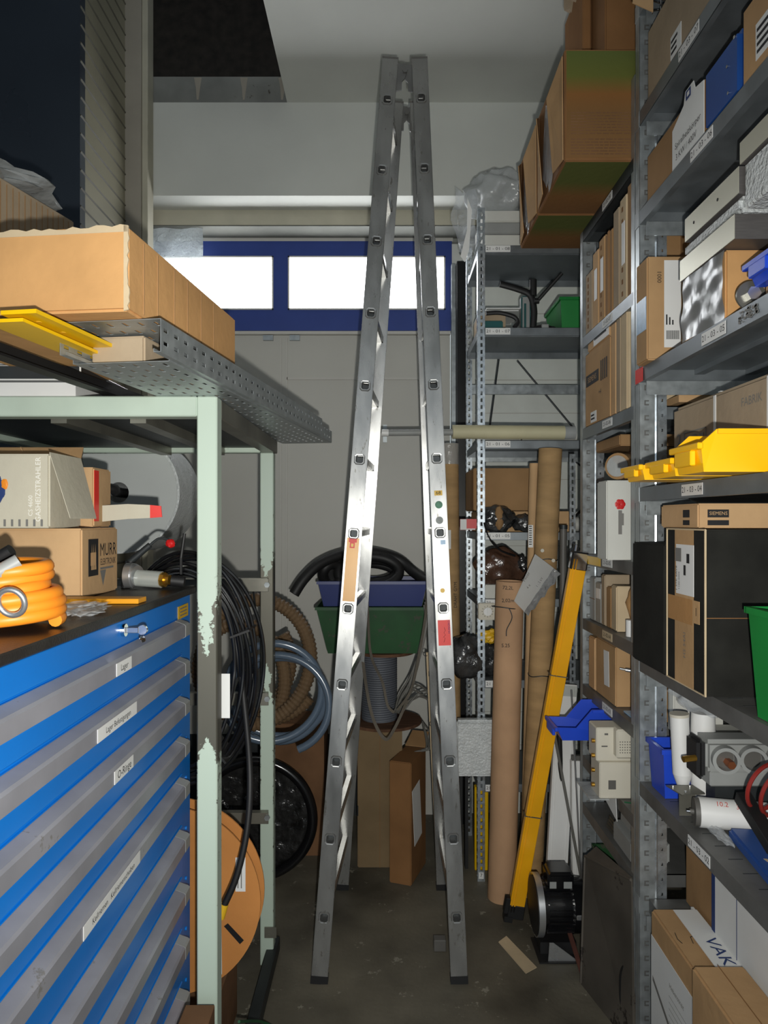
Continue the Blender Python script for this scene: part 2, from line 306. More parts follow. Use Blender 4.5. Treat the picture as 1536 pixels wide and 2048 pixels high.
class Carton:
    """a cardboard box: root Empty + body, flaps / tape / labels as parts. Local frame centred on its base."""
    def __init__(s, label, x0, x1, y0, y1, z0, z1, m='card', rz=0, name='cardboard_box', cat='box', group=None, bev=0.004, body='body', tape=None, body_mats=None):
        s.w, s.d, s.h = x1-x0, y1-y0, z1-z0
        s.root = thing(name, label, cat, ((x0+x1)/2, (y0+y1)/2, z0), R(rz), group)
        b = MB(); b.box(-s.w/2, s.w/2, -s.d/2, s.d/2, 0, s.h, bev, seg=2)
        s.body = b.build(body, m, s.root, local=True)
        if tape: s.tape(tape)
    def frame(s, face, u, v, out=0.0012):            # u,v from 0..1 across the face as the reader sees it
        w, d, h = s.w, s.d, s.h
        o = {'front': (-w/2+u*w, -d/2-out, v*h), 'left': (-w/2-out, d/2-u*d, v*h), 'right': (w/2+out, -d/2+u*d, v*h),
             'top': (-w/2+u*w, -d/2+v*d, h+out), 'bottom': (-w/2+u*w, d/2-v*d, -out)}[face]
        return face_mtx(face, o)
    def size(s, face): return {'front': (s.w, s.h), 'left': (s.d, s.h), 'right': (s.d, s.h), 'top': (s.w, s.d), 'bottom': (s.w, s.d)}[face]
    def patch(s, face, u0, u1, v0, v1, m='label', name='label', lines=0, txt=None, tsize=0.02, ink='ink', trot=0, bars=False, out=0.0016, a=0):
        W_, H_ = s.size(face); f = s.frame(face, (u0+u1)/2, (v0+v1)/2, out) @ rot(a)
        w, h = (u1-u0)*W_, (v1-v0)*H_
        b = MB(); b.box(-w/2, w/2, -h/2, h/2, -0.0008, 0.0003, mtx=f); b.m(1)
        rnd = random.Random(int(w*9999+h*777))
        for i in range(lines):
            y = h/2-h*(i+1)/(lines+1); L_ = w*rnd.uniform(0.45, 0.85)
            b.box(-w*0.44, -w*0.44+L_, y-h*0.12/(lines+1)*2, y+h*0.12/(lines+1)*2, 0.0003, 0.0006, mtx=f)
        if bars:
            x = -w*0.35
            while x < w*0.35:
                t = rnd.choice((0.012, 0.02, 0.03))*w; b.box(x, x+t, -h*0.42, -h*0.30, 0.0003, 0.0006, mtx=f); x += t+0.02*w
        if txt: b.text(txt, tsize, f @ Matrix.Translation((0, 0, 0.0008)) @ rot(trot))
        return b.build(name, [m, ink], s.root, local=True)
    def text(s, face, u, v, txt, size, ink='ink', a=0, name='lettering', out=0.0012, sx=1):
        b = MB(); b.text(txt, size, s.frame(face, u, v, out) @ rot(a), sx); return b.build(name, ink, s.root, local=True)
    def tape(s, face, vertical=True, m='kraft', wid=0.05, c=0.5):
        W_, H_ = s.size(face); t = wid/(W_ if vertical else H_)
        return s.patch(face, *((c-t/2, c+t/2, 0.0, 1.0) if vertical else (0.0, 1.0, c-t/2, c+t/2)), m=m, name='tape', out=0.001)
    def seam(s, face, vertical=False, c=0.5):
        W_, H_ = s.size(face); f = s.frame(face, 0.5, 0.5, 0.0004); b = MB()
        if vertical: b.box((c-.5)*W_-0.001, (c-.5)*W_+0.001, -H_/2, H_/2, -.0005, .0006, mtx=f)
        else: b.box(-W_/2, W_/2, (c-.5)*H_-0.001, (c-.5)*H_+0.001, -.0005, .0006, mtx=f)
        return b.build('flap_seam', 'card_dark', s.root, local=True)
    def flap(s, side, ang, length, m='card', shift=0.0):     # open flap hinged on a top edge
        b = MB(); w, d, h = s.w, s.d, s.h
        if side in ('front', 'back'):
            sg = -1 if side == 'front' else 1
            v = Vector((0, sg*math.cos(R(ang)), math.sin(R(ang))))*length
            b.poly([(-w/2, sg*d/2, h), (w/2, sg*d/2, h), (w/2-0.01, sg*d/2+v.y, h+v.z), (-w/2+0.01, sg*d/2+v.y, h+v.z)], (0, 0, 0.004))
        else:
            sg = -1 if side == 'left' else 1
            v = Vector((sg*math.cos(R(ang)), 0, math.sin(R(ang))))*length
            b.poly([(sg*w/2, -d/2, h), (sg*w/2, d/2, h), (sg*w/2+v.x, d/2-0.01, h+v.z), (sg*w/2+v.x, -d/2+0.01, h+v.z)], (0, 0, 0.004))
        return b.build('flap', m, s.root, local=True)

# ---------------------------------------------------------------- the setting
YB = 4.05                                              # plane of the roller gate
b = MB(); b.box(-2.2, 1.7, -2.5, 4.3, -0.1, 0.0); struct(b, 'floor', 'concrete_floor')
b = MB(); b.box(-0.505, 1.7, -2.5, 3.9, 3.856, 3.986); struct(b, 'ceiling', 'plaster')
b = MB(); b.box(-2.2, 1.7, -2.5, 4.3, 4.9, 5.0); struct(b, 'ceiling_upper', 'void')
# wall above the gate, in steps
b = MB()
b.box(-1.6, 1.7, 3.70, 3.87, 3.37, 3.856)                       # projecting white beam
b.m(1); b.box(-1.6, 1.7, 3.87, 4.04, 3.288, 3.856)              # beige step
b.m(5); b.box(-1.6, 1.7, 3.872, 4.04, 3.282, 3.288)  # thin slab giving the beige step a darker grey underside
b.m(2); b.box(-1.6, 1.7, 4.04, 4.3, 3.262, 3.856)
b.m(3); b.box(-1.6, 1.7, 3.70, 4.3, 3.856, 3.99)
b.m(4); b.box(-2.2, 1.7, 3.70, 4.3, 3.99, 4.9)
o = struct(b, 'wall_back', ['plaster', 'plaster_b', 'plaster_g', 'concrete', 'void', 'soffit'])
b = MB()
for k, x in enumerate((-0.97, -0.73, -0.53)):                   # drip marks in the concrete strip
    b.poly([(x-.02, 3.698, 3.985), (x+.02, 3.698, 3.985), (x+.012, 3.698, 3.93), (x+.004, 3.698, 3.87), (x-.006, 3.698, 3.87), (x-.01, 3.698, 3.93)], (0, .004, 0))
struct(b, 'trim_1', 'pillar', o)
# gate: one door with panels, blue window band, rails, hinges
gate = thing('door_1', 'white gate with a blue band of windows in the rear wall', 'gate', (-0.35, YB, 0)); gate['kind'] = 'structure'
del gate['label']; del gate['category']
b = MB(); b.box(-1.3, XX(900, YB), YB, YB+.05, 0, ZZ(668, YB)); struct(b, 'gate_panel', 'gate_white', gate)
b = MB(); b.box(-1.3, XX(780, YB), YB-.012, YB, 0, .46); struct(b, 'shade_sheet', 'dark_steel', gate)  # added dark sheet, stands in for the shade low on the gate
b = MB()
for x in (562, 574): b.box(XX(x, YB)-.004, XX(x, YB)+.004, YB-.008, YB, 0, ZZ(676, YB))
b.box(XX(574, YB), XX(868, YB), YB-.008, YB, ZZ(760, YB), ZZ(755, YB)); b.box(XX(866, YB), XX(870, YB), YB-.008, YB, 0, ZZ(757, YB))
b.box(XX(400, YB), XX(900, YB), YB-.03, YB, ZZ(671, YB), ZZ(665, YB))
b.box(XX(290, YB), XX(905, YB), YB-.02, YB+.03, ZZ(485, YB), ZZ(477, YB))
struct(b, 'gate_frame', 'gate_trim', gate)
b = MB()
for x in (537, 590): b.box(XX(x-10, YB), XX(x+10, YB), YB-.02, YB, ZZ(682, YB), ZZ(672, YB))
b.cyl(at(770, 860, YB-.03), at(770, 860, YB), .012); b.box(XX(766, YB), XX(774, YB), YB-.012, YB, ZZ(885, YB), ZZ(850, YB))
struct(b, 'hinge', 'galv', gate)
# blue band with three openings
b = MB()
zt, z1, z0, zb = ZZ(485, YB), ZZ(515, YB), ZZ(622, YB), ZZ(663, YB)
xs = [-1.35, XX(300, YB), XX(548, YB), XX(577, YB), XX(890, YB), XX(903, YB)]
b.box(xs[0], xs[5], YB-.02, YB+.04, z1, zt); b.box(xs[0], xs[5], YB-.02, YB+.04, zb, z0)
for a_, c_ in ((0, 1), (2, 3), (4, 5)): b.box(xs[a_], xs[c_], YB-.02, YB+.04, z0, z1)
struct(b, 'window_band', 'gate_blue', gate)
for i, (a_, c_) in enumerate(((1, 2), (3, 4))):
    b = MB(); t = .008
    b.box(xs[a_], xs[c_], YB-.026, YB+.01, z1-t, z1); b.box(xs[a_], xs[c_], YB-.026, YB+.01, z0, z0+t)
    b.box(xs[a_], xs[a_]+t, YB-.026, YB+.01, z0, z1); b.box(xs[c_]-t, xs[c_], YB-.026, YB+.01, z0, z1)
    w = struct(b, 'window_%d' % (i+1), 'gate_trim')
    b = MB(); b.box(xs[a_], xs[c_], YB+.012, YB+.018, z0, z1); struct(b, 'pane', 'glow', w)
# wall behind the racks, ribbed pale panels
b = MB(); b.box(XX(903, YB), 1.7, YB+.02, YB+.1, 0, 3.262)
o = struct(b, 'wall_back_right', 'wall_panel')
b = MB()
for k in range(16): z = 0.2+k*0.19; b.box(XX(950, YB), 1.7, YB+.017, YB+.021, z, z+.004)
struct(b, 'panel_joint', 'gate_white', o)
b = MB(); b.box(1.6, 1.7, -2.5, 4.3, 0, 3.9); struct(b, 'wall_right', 'wall_panel')
b = MB(); b.box(-2.3, -2.2, -2.5, 4.3, 0, 4.9); struct(b, 'wall_left', 'navy')
# dark door track and bright rail right of the gate
b = MB(); b.box(XX(912, 3.98), XX(934, 3.98), 3.92, 4.03, 0, ZZ(530, 3.98)); b.m(1); b.box(XX(903, 3.98), XX(911, 3.98), 3.97, 4.02, 0, ZZ(528, 3.98))
struct(b, 'trim_2', ['track', 'galv'])
# cabin on the left: dark sheet front, slatted side, pillar
b = MB(); b.box(-2.2, -1.313, 3.066, 3.12, 0, 4.9); struct(b, 'wall_cabin_front', 'navy')
b = MB(); b.box(-1.36, -1.313, 3.12, 3.62, 0, 4.9)
o = struct(b, 'wall_cabin_side', 'siding')
b = MB()
for k in range(62): z = 0.05+k*0.0785; b.poly([(-1.3135, 3.07, z), (-1.3135, 3.07, z+.012), (-1.3075, 3.07, z+.006)], (0, .54, 0))
struct(b, 'siding_rib', 'groove', o)
b = MB(); b.box(-1.36, XX(282, 3.6), 3.6, 3.7, 0, 4.9, 0.003); b.m(1); b.box(XX(282, 3.6), XX(294, 3.6), 3.61, 3.7, 0, 4.9, 0.003)
struct(b, 'trim_3', ['pillar', 'plaster_b'])
b = MB(); b.box(-2.2, -1.3, 4.0, 4.3, 0, 4.9); struct(b, 'wall_back_left', 'gate_white')
# ---------------------------------------------------------------- pale green steel rack on the left
rk = thing('steel_rack', 'chipped pale green welded square tube rack standing over the blue drawer cabinet', 'rack', (-0.84, 2.22, 0))
RT = 1.984
def post(x, y, segs, name='post'):
    b = MB()
    for z0, z1, mi in segs: b.m(mi); b.box(x-.025, x+.025, y-.025, y+.025, z0, z1, 0.003)
    return b.build(name, ['green_paint', 'chipped', 'bare'], rk)
yf, yr, xr, xl = 1.765, 2.70, -0.434, -1.24
b = MB(); b.box(xr-.025, xr+.025, yf-.025, yf+.025, 0, RT, 0.003); b.build('post', post_paint('front_post_paint', xr+.84, [(0, 1.15), (.9, .98), (1.08, .90), (1.14, .62), (1.17, .1), (1.31, .1), (1.36, .58), (1.44, .72), (1.51, .92), (1.62, 1.0), (1.84, 1.15), (2.0, 1.2)]), rk)
b = MB(); b.box(xr-.033, xr+.017, yr-.025, yr+.025, 0, RT-.05, 0.003); b.build('post', post_paint('rear_post_paint', xr-.008+.84, [(0, 1.0), (.6, .92), (.98, .90), (1.04, .65), (1.10, .74), (1.18, .15), (1.42, .2), (1.50, .72), (1.56, .9), (1.7, .98), (2.0, 1.1)]), rk)
post(xl, yf, [(0, 1.935, 0)]); post(xl, yr, [(0, 1.935, 0)])
b = MB(); b.box(xl-.025, xr-.025, yf-.025, yf+.025, RT-.05, RT, 0.003); b.build('top_rail', 'green_paint', rk)
b = MB(); b.box(xl+.025, xr-.033, yr-.025, yr+.025, RT-.05, RT, 0.003); b.build('top_rail', 'chipped', rk)
b = MB(); b.box(xr-.025, xr+.025, yf+.025, yr+.025, RT-.05, RT-.001, 0.003); b.build('top_rail', 'bare', rk)
b = MB(); b.box(xl-.025, xl+.025, yf+.025, yr+.025, RT-.05, RT-.001, 0.003); b.build('top_rail', 'green_paint', rk)
b = MB(); b.box(xl+.02, xr-.02, yf+.02, yr-.02, RT-.032, RT-.028); b.build('top_plate', 'dark_steel', rk)
b = MB(); b.box(-.84, -.80, yf+.025, yr-.025, RT-.06, RT-.032); b.box(-.64, -.60, yf+.025, yr-.025, RT-.06, RT-.032); b.build('stiffener', 'bare', rk)
for z in (1.463, 1.035, 0.59):
    b = MB(); b.box(xl, xr+.0, yr-.034, yr-.030, z-.052, z, 0.001); b.box(xl, xr, yr-.034, yr-.058, z-.004, z); b.m(1); b.cyl((xr-.004, yr-.034, z-.026), (xr-.004, yr-.044, z-.026), .011, seg=6)
    b.build('cross_bar', ['bare', 'galv'], rk)
b = MB(); b.box(xr-.01, xr+.03, yf+.02, yr+.06, .012, .062, 0.002); b.build('foot_rail', 'dark_steel', rk)
b = MB(); b.box(xr-.015, xr+.03, yr-.034, yr-.030, .11, .15); b.build('bracket', 'bare', rk)

# ---------------------------------------------------------------- blue drawer cabinet
cx0, cx1, cy0, cy1, CT = -1.19, -0.546, 0.92, 2.0, 1.493
cb = thing('drawer_cabinet', 'tall blue drawer cabinet with long grey handles and black top', 'cabinet', ((cx0+cx1)/2, (cy0+cy1)/2, 0))
b = MB(); b.box(cx0, cx1, cy0, cy1, 0.0, CT-.02, 0.003); b.build('body', 'blue_cab', cb)
b = MB(); b.box(cx0-.01, cx1+.014, cy0-.01, cy1+.012, CT-.019, CT, 0.003); b.build('top', 'black_m', cb)
tops = [1.68-(y-1040)/1420*1.965 for y in (1229, 1301, 1376, 1453, 1531, 1631, 1731, 1831, 1933, 2036, 2140)]
hl = {0: ('Lager', 1.36, 1.44, .018), 1: ('Lager Befestigungen', 1.27, 1.47, .016), 2: ('O-Ringe', 1.35, 1.45, .022), 4: ('Keilriemen   Keilriemenscheiben', 1.21, 1.49, .016), 5: ('Ketten', 1.02, 1.11, .02), 7: ('Spanner', 1.19, 1.27, .018)}
for i in range(10):
    zt, zb = tops[i], tops[i+1]+.006
    b = MB(); b.box(cx1-.002, cx1+.006, cy0+.012, 1.905, zb, zt, 0.002); d = b.build('drawer', 'blue_cab', cb)
    b = MB(); x = cx1+.006
    prof = [(0, 0), (.022, -.008), (.027, -.012), (.027, -.040), (.020, -.044), (.0, -.044)]
    b.poly([(x+p[0], cy0+.02, zt+p[1]) for p in prof], (0, 1.875-cy0-.02, 0)); h = b.build('handle', 'handle', d)
    b = MB(); b.poly([(x+p[0]*1.03, 1.835, zt+p[1]*1.02+.0004) for p in prof], (0, .040, 0)); b.build('end_cap', 'grey_p', h)
    if i in hl:
        t, ya, yb_, sz = hl[i]; f = face_mtx('right', (x+.0283, (ya+yb_)/2, zt-.0265)); w = yb_-ya
        b = MB(); b.box(-w/2, w/2, -.0125, .0125, -.001, 0, mtx=f); b.m(1); b.text(t, sz, f @ Matrix.Translation((0, 0, .0006))); b.build('label', ['label', 'ink'], h)
b = MB(); b.box(cx1-.001, cx1+.004, cy0+.012, 1.905, tops[0]+.003, CT-.022, 0.001); b.build('lock_strip', 'blue_cab', cb)
b = MB(); b.cyl((cx1+.004, 1.47, 1.452), (cx1+.012, 1.47, 1.452), .013); lk = b.build('lock', 'chrome', cb)
b = MB(); b.box(cx1+.012, cx1+.038, 1.468, 1.472, 1.446, 1.458, 0.001); b.cyl((cx1+.045, 1.47, 1.452), (cx1+.045, 1.478, 1.452), .010, seg=16); b.cyl((cx1+.045, 1.47, 1.436), (cx1+.045, 1.475, 1.430), .006, seg=12); b.build('key', 'chrome', lk)
f = face_mtx('right', (cx1+.0055, 1.915, 1.4345)); b = MB(); b.box(-.05, .045, -.017, .017, -.001, 0, mtx=f); b.m(1)
for k in range(3): b.box(-.035, .03, .008-k*.009, .011-k*.009, 0, .0004, mtx=f)
b.build('sticker', ['yellow_s', 'ink_grey'], cb)
f = face_mtx('right', (cx1+.0055, 1.0, 1.38)); b = MB(); b.box(-.02, .012, -.017, .017, -.001, 0.0, mtx=f); b.m(1); b.text('elt', .014, f @ Matrix.Translation((0.0, .003, .0006))); b.build('sticker', ['yellow_s', 'ink'], cb)
for z in tops[:10]: b = MB(); b.cyl((cx1, 1.955, z-.03), (cx1+.004, 1.955, z-.03), .005, seg=10); b.build('screw_plug', 'blue_cab', cb)

# things on the cabinet
mb = Carton('cardboard box with black electronics maker lettering on the cabinet top', -1.06, -.712, 1.665, 1.90, CT+.001, 1.66, 'card_tan', rz=1)
mb.text('right', .70, .66, 'MURR', .046, sx=.92, name='lettering'); mb.text('right', .70, .48, 'ELEKTRONIK', .023, sx=.78)
b = MB(); f = mb.frame('right', .28, .57)
b.box(-.030, .030, .012, .045, 0, .0008, mtx=f); b.box(-.030, .030, -.045, -.020, 0, .0008, mtx=f); b.box(-.030, -.018, -.02, .012, 0, .0008, mtx=f); b.box(.018, .030, -.02, .012, 0, .0008, mtx=f)
b.m(1)
for k in (-1, 0, 1): b.poly([f @ Vector((k*.011-.005, -.030, .0012)), f @ Vector((k*.011+.005, -.030, .0012)), f @ Vector((k*.011, .034, .0012))])
b.build('emblem', ['ink', 'card_tan'], mb.root, local=True)
b = MB(); f = mb.frame('right', .55, .30); b.poly([f @ Vector((-.02, .01, 0)), f @ Vector((.02, .01, 0)), f @ Vector((0, -.03, 0))]); b.box(-.02, .07, .012, .017, 0, .0006, mtx=f); b.build('mark', 'ink_grey', mb.root, local=True)
mb.seam('top'); 
gb = Carton('silver printed gas heater box stacked on the electronics box', -1.02, -.768, 1.63, 1.80, 1.6615, 1.832, 'silver_card', name='heater_box')
gb.text('front', .90, .52, 'GASHEIZSTRAHLER', .0172, 'ink_white', 90); gb.text('front', .83, .30, 'CS 4600', .014, 'ink_white', 90)
b = MB(); f = gb.frame('front', .48, .52); b.blob((0, 0, 0), .030, .035, .001, 0.1, sub=3, mtx=f); b.m(1); b.blob((.028, .012, 0), .008, .012, .0012, .2, sub=2, mtx=f); b.build('printed_picture', ['ink_blue', 'orange'], gb.root, local=True)
b = MB(); f = gb.frame('front', .7, .07)
for k in range(9): b.box(-.08+k*.017, -.075+k*.017, -.008, .008, 0, .0006, mtx=f)
b.build('printed_symbols', 'ink_grey', gb.root, local=True)
gb.flap('right', -74, .155, 'silver_card'); gb.flap('back', 40, .05, 'card')
rb = Carton('brown open carton with red edge behind the gas heater box', -.90, -.742, 1.815, 1.93, 1.6615, 1.815, 'card_tan', name='open_carton')
rb.patch('right', .0, .25, .1, .95, m='red_s', name='red_edge'); rb.flap('left', 55, .06, 'card_tan')
b = MB(); hz = at(190, 1038, 1.87); b.poly([at(188, 1012, 1.865), at(255, 1008, 1.885), at(255, 1038, 1.885), at(188, 1045, 1.865)], (0, .003, 0)); b.m(1); b.poly([at(255, 1008, 1.885), at(300, 1010, 1.89), at(300, 1036, 1.89), at(255, 1038, 1.885)], (0, .003, 0)); b.m(2); b.poly([at(300, 1010, 1.89), at(322, 1012, 1.893), at(324, 1034, 1.893), at(300, 1036, 1.89)], (0, .003, 0)); b.build('long_flap', ['silver_card', 'silver_card', 'red_s'], rb.root)
# orange hose coil with ring and grip
oc = thing('orange_hose_coil', 'orange hose coil with a steel ring on the cabinet near the left edge', 'hose', (-.672, 1.22, CT))
pts = []
for k in range(0, 205):
    a = k*2*math.pi/30; q_ = k/30; r = (.090+.005*math.sin(k*.21)) if q_ < 2.7 else (.090-.020*min(1, (q_-2.7))+.004*math.sin(k*.5)); z = CT+.0115+.0165*q_*.93+.004*math.sin(a+1)
    pts.append((-.655+r*math.cos(a), 1.22+r*math.sin(a)*.85, z))
b = MB(); b.tube(pts, .0115, 12); b.build('hose', 'orange', oc, smooth=True)
b = MB(); b.tube([(-.592+.021*math.cos(t), 1.128-.006*math.sin(t), CT+.056+.021*math.sin(t)) for t in [i*2*math.pi/28 for i in range(28)]], .0048, 10, closed=True); b.build('steel_ring', 'alu_b', oc, smooth=True)
b = MB(); b.cyl((-.66, 1.15, CT+.082), (XX(38, 1.18), 1.18, ZZ(1122, 1.18)), .0125, seg=18); b.build('grip', 'grey_p', oc, smooth=True)
b = MB(); b.cyl((-.70, 1.22, CT+.10), (-.64, 1.22, CT+.135), .011, seg=14); b.build('hook', 'black', oc, smooth=True)
b = MB(); b.blob((-.60, 1.40, CT+.012), .045, .075, .010, .35, sub=4, seed=3); tag(b.build('plastic_bag', 'film', smooth=True), 'flat clear plastic bag beside the orange hose coil', 'bag')
b = MB(); b.box(-.80, -.545, 1.575, 1.628, CT+.001, CT+.012, 0.001); tag(b.build('flat_bar', 'amber'), 'amber flat bar lying in front of the electronics box', 'bar')
va = thing('pressure_valve', 'clear glass valve with steel flange and brass nut at the cabinet end', 'valve', (-.65, 1.93, CT))
c0 = at(262, 1148, 1.93); zc = CT+.036
b = MB(); b.cyl((-.700, 1.93, zc), (-.682, 1.93, zc), .034, seg=32); b.cyl((-.682, 1.93, zc), (-.668, 1.925, zc), .034, .028, seg=32); b.build('flange', 'alu_b', va, smooth=30)
b = MB(); b.cyl((-.668, 1.925, zc-.006), (-.600, 1.915, zc-.010), .0225, seg=28); b.build('glass_body', 'clear', va, smooth=30)
b = MB(); b.cyl((-.668, 1.925, zc-.006), (-.600, 1.915, zc-.010), .012, seg=20); b.build('inner_tube', 'alu_b', va, smooth=30)
b = MB(); b.cyl((-.600, 1.915, zc-.010), (-.588, 1.913, zc-.010), .020, seg=8); b.cyl((-.588, 1.913, zc-.010), (-.576, 1.911, zc-.010), .013, seg=20); b.build('nut', 'brass', va, smooth=30)
b = MB(); b.cyl((-.572, 1.911, zc-.012), (-.538, 1.915, zc-.016), .015, seg=20); b.build('rubber_end', 'black', va, smooth=30)
gr = thing('trigger_grip', 'grey lever grip with a red knob behind the glass valve', 'lever', (-.68, 1.96, CT))
b = MB(); b.cyl(at(255, 1128, 1.97), at(300, 1090, 1.97), .010, .008, seg=14); b.tube(spline([at(300, 1090, 1.97), at(318, 1077, 1.97), at(338, 1080, 1.97)], 6), .0035, 8); b.build('lever', 'dark_steel', gr, smooth=True)
b = MB(); b.blob(at(341, 1087, 1.97), .013, .010, .012, .12, sub=3); b.build('knob', 'red', gr, smooth=True)
b = MB(); b.cyl(at(250, 1175, 1.97), at(262, 1122, 1.97), .012, seg=12); b.build('grip_base', 'black', gr, smooth=True)
b = MB(); b.cyl(at(362, 1116, 2.03), at(369, 1067, 2.03), .0045, seg=10); b.cyl(at(362, 1178, 2.03), at(362, 1116, 2.03), .0045, seg=10); tag(b.build('rod', 'black'), 'thin black rod standing upright behind the cable coil', 'rod')

# black cable coil hanging at the rack, several turns
ck = thing('cable_coil', 'coil of black cables hanging inside the green rack', 'cable', (-.594, 2.09, 1.24))
for k in range(8):
    rx = .158+.015*(k % 4)+.001*k; rz_ = .285+.016*(k % 4)+.001*k; cx_ = -.590+.002*k; cz = 1.245-.006*(k % 3); y0 = 2.05+.013*k
    pts = [(cx_+rx*math.cos(t)*(1+.02*math.sin(3*t+k)), y0+.01*math.sin(2*t+k), cz+rz_*math.sin(t)*(1+.015*math.cos(2*t+k))) for t in [i*2*math.pi/72 for i in range(72)]]
    b = MB(); b.tube(pts, .0058, 8, closed=True); b.build('cable_turn', 'black_g', ck, smooth=True)
for t in (0.35, 1.1, -0.9):
    b = MB(); b.box(-.03, .03, -.035, .075, -.012, .012, mtx=Matrix.Translation((-.59+.185*math.cos(t), 2.08, 1.245+.31*math.sin(t))) @ Matrix.Rotation(-t, 4, 'Y') @ Matrix.Diagonal((1, 1, .25, 1))); b.build('cable_tie', 'black', ck)
b = MB(); b.tube(spline([at(443, 1185, 2.15), at(474, 1300, 2.12), at(492, 1440, 2.06), at(500, 1560, 2.0), at(494, 1660, 1.97), at(474, 1750, 1.95), at(448, 1812, 1.94)], 12), .009, 10)
cd = b.build('hanging_cable', 'black', smooth=True); tag(cd, 'single black cable hanging down past the cardboard reel', 'cable')
b = MB(); b.cyl(at(449, 1808, 1.942), at(441, 1836, 1.938), .0115, seg=14); b.build('yellow_end_cap', 'yellow_s', cd)
b = MB(); c_ = at(445, 1392, 1.82); b.box(c_.x-.019, c_.x+.019, 1.82, 1.8215, c_.z-.057, c_.z+.057, 0.0006); tg = b.build('paper_tag', 'paper'); tag(tg, 'blank white paper tag hanging behind the front green post', 'tag')
b = MB(); b.tube(spline([(c_.x-.006, 1.819, c_.z+.05), (c_.x-.012, 1.84, c_.z+.09), (c_.x-.03, 1.90, c_.z+.13)], 6), .001, 5); b.build('string', 'paper', tg)

# spiral hose and smooth hose behind the rack
bh = thing('spiral_hose_coil', 'brown corrugated suction hose coil hanging behind the rear rack post', 'hose', (-.50, 2.95, .7))
def coil(c, turns, r, rz_, r_t, tw, y0, y1, a0=0.0, wob=.02, seed=0, sx=1.0):
    rnd = random.Random(seed); out = []
    n = int(turns*48)
    ph = rnd.uniform(0, 6)
    for i in range(n+1):
        t = i/n; a = a0+t*turns*2*math.pi
        k = 1+wob*math.sin(a*0.61+ph)-tw*t
        out.append(Vector((c[0]+r*k*math.cos(a)*sx+.02*math.sin(a*.37+ph), y0+(y1-y0)*t+.015*math.sin(a*1.3), c[1]+rz_*k*math.sin(a)+.02*math.cos(a*.43+ph))))
    return out
c_ = at(528, 1318, 2.95)
pts = resample(coil((c_.x-.02, c_.z-.01), 1.15, .235, .24, 0, .0, 2.84, 2.96, a0=-1.6, seed=2), .0085)
b = MB(); b.tube(pts, .027, 14, rib=.10); b.build('hose', 'hose_brown', bh)
pts = resample(coil((c_.x-.08, c_.z-.06), 1.3, .185, .22, 0, .05, 2.90, 3.05, a0=-1.2, seed=5), .0085)
b = MB(); b.tube(pts, .027, 14, rib=.10); b.build('hose', 'hose_brown', bh)
b = MB(); b.tube(spline([(c_.x-.02, 2.76, 1.43), (c_.x-.02, 2.80, 1.42), (c_.x-.02, 2.88, 1.30), (c_.x-.02, 2.92, 1.27)], 6), .004, 6); b.build('hanger', 'dark_steel', bh)
uh = thing('smooth_hose_coil', 'translucent blue grey hose coil below the brown corrugated hose', 'hose', (-.4, 2.85, .9))
c_ = at(556, 1388, 2.84)
pts = coil((c_.x, c_.z), 3.3, .200, .190, 0, .12, 2.78, 2.86, a0=-1.2, wob=.05, seed=9)
b = MB(); b.tube(pts, .0155, 12); b.build('hose', 'hose_blue', uh, smooth=True)
b = MB(); b.tube([(c_.x-.02, 2.74, 1.0), (c_.x-.02, 2.80, 1.09), (c_.x-.02, 2.86, 1.12)], .004, 6); b.build('hanger', 'dark_steel', uh)

# bubble wrap roll hanging on a rod
br = thing('bubble_wrap_roll', 'big white bubble wrap roll hanging on a black rod behind the cabinet', 'roll', (-1.03, 2.95, 1.0))
c_ = at(237, 985, 2.76)
b = MB(); b.pipe((c_.x, 2.76, c_.z), (c_.x, 3.06, c_.z), .238, .040, 64); b.m(1); b.pipe((c_.x, 2.757, c_.z), (c_.x, 2.762, c_.z), .228, .041, 64); b.build('roll', ['bubble', 'foam'], br, smooth=30)
b = MB()
b.pipe((c_.x, 2.7555, c_.z), (c_.x, 2.758, c_.z), .232, .2305, 64); b.build('layer_edge', 'bubble', br)
b = MB(); b.tube(spline([(c_.x, 3.05, c_.z), (c_.x, 2.75, c_.z), (c_.x+.005, 2.70, c_.z+.01), (c_.x-.055, 2.665, c_.z+.018), (c_.x-.18, 2.66, c_.z+.03)], 8), .018, 14); b.build('rod', 'black', br, smooth=True)
ch = thing('chain', 'short steel chain hanging from the rear rail above the roll', 'chain', (c_.x-.10, 2.65, 1.95))
for k in range(6):
    z = 1.955-.022*k; o_ = (c_.x-.10, 2.655)
    b = MB(); 
    p_ = [(math.cos(t)*.006, math.sin(t)*.014) for t in [i*2*math.pi/16 for i in range(16)]]
    b.tube([((o_[0]+u, o_[1], z+v) if k % 2 else (o_[0], o_[1]+u, z+v)) for u, v in p_], .0022, 6, closed=True); b.build('link', 'bare', ch, smooth=True)

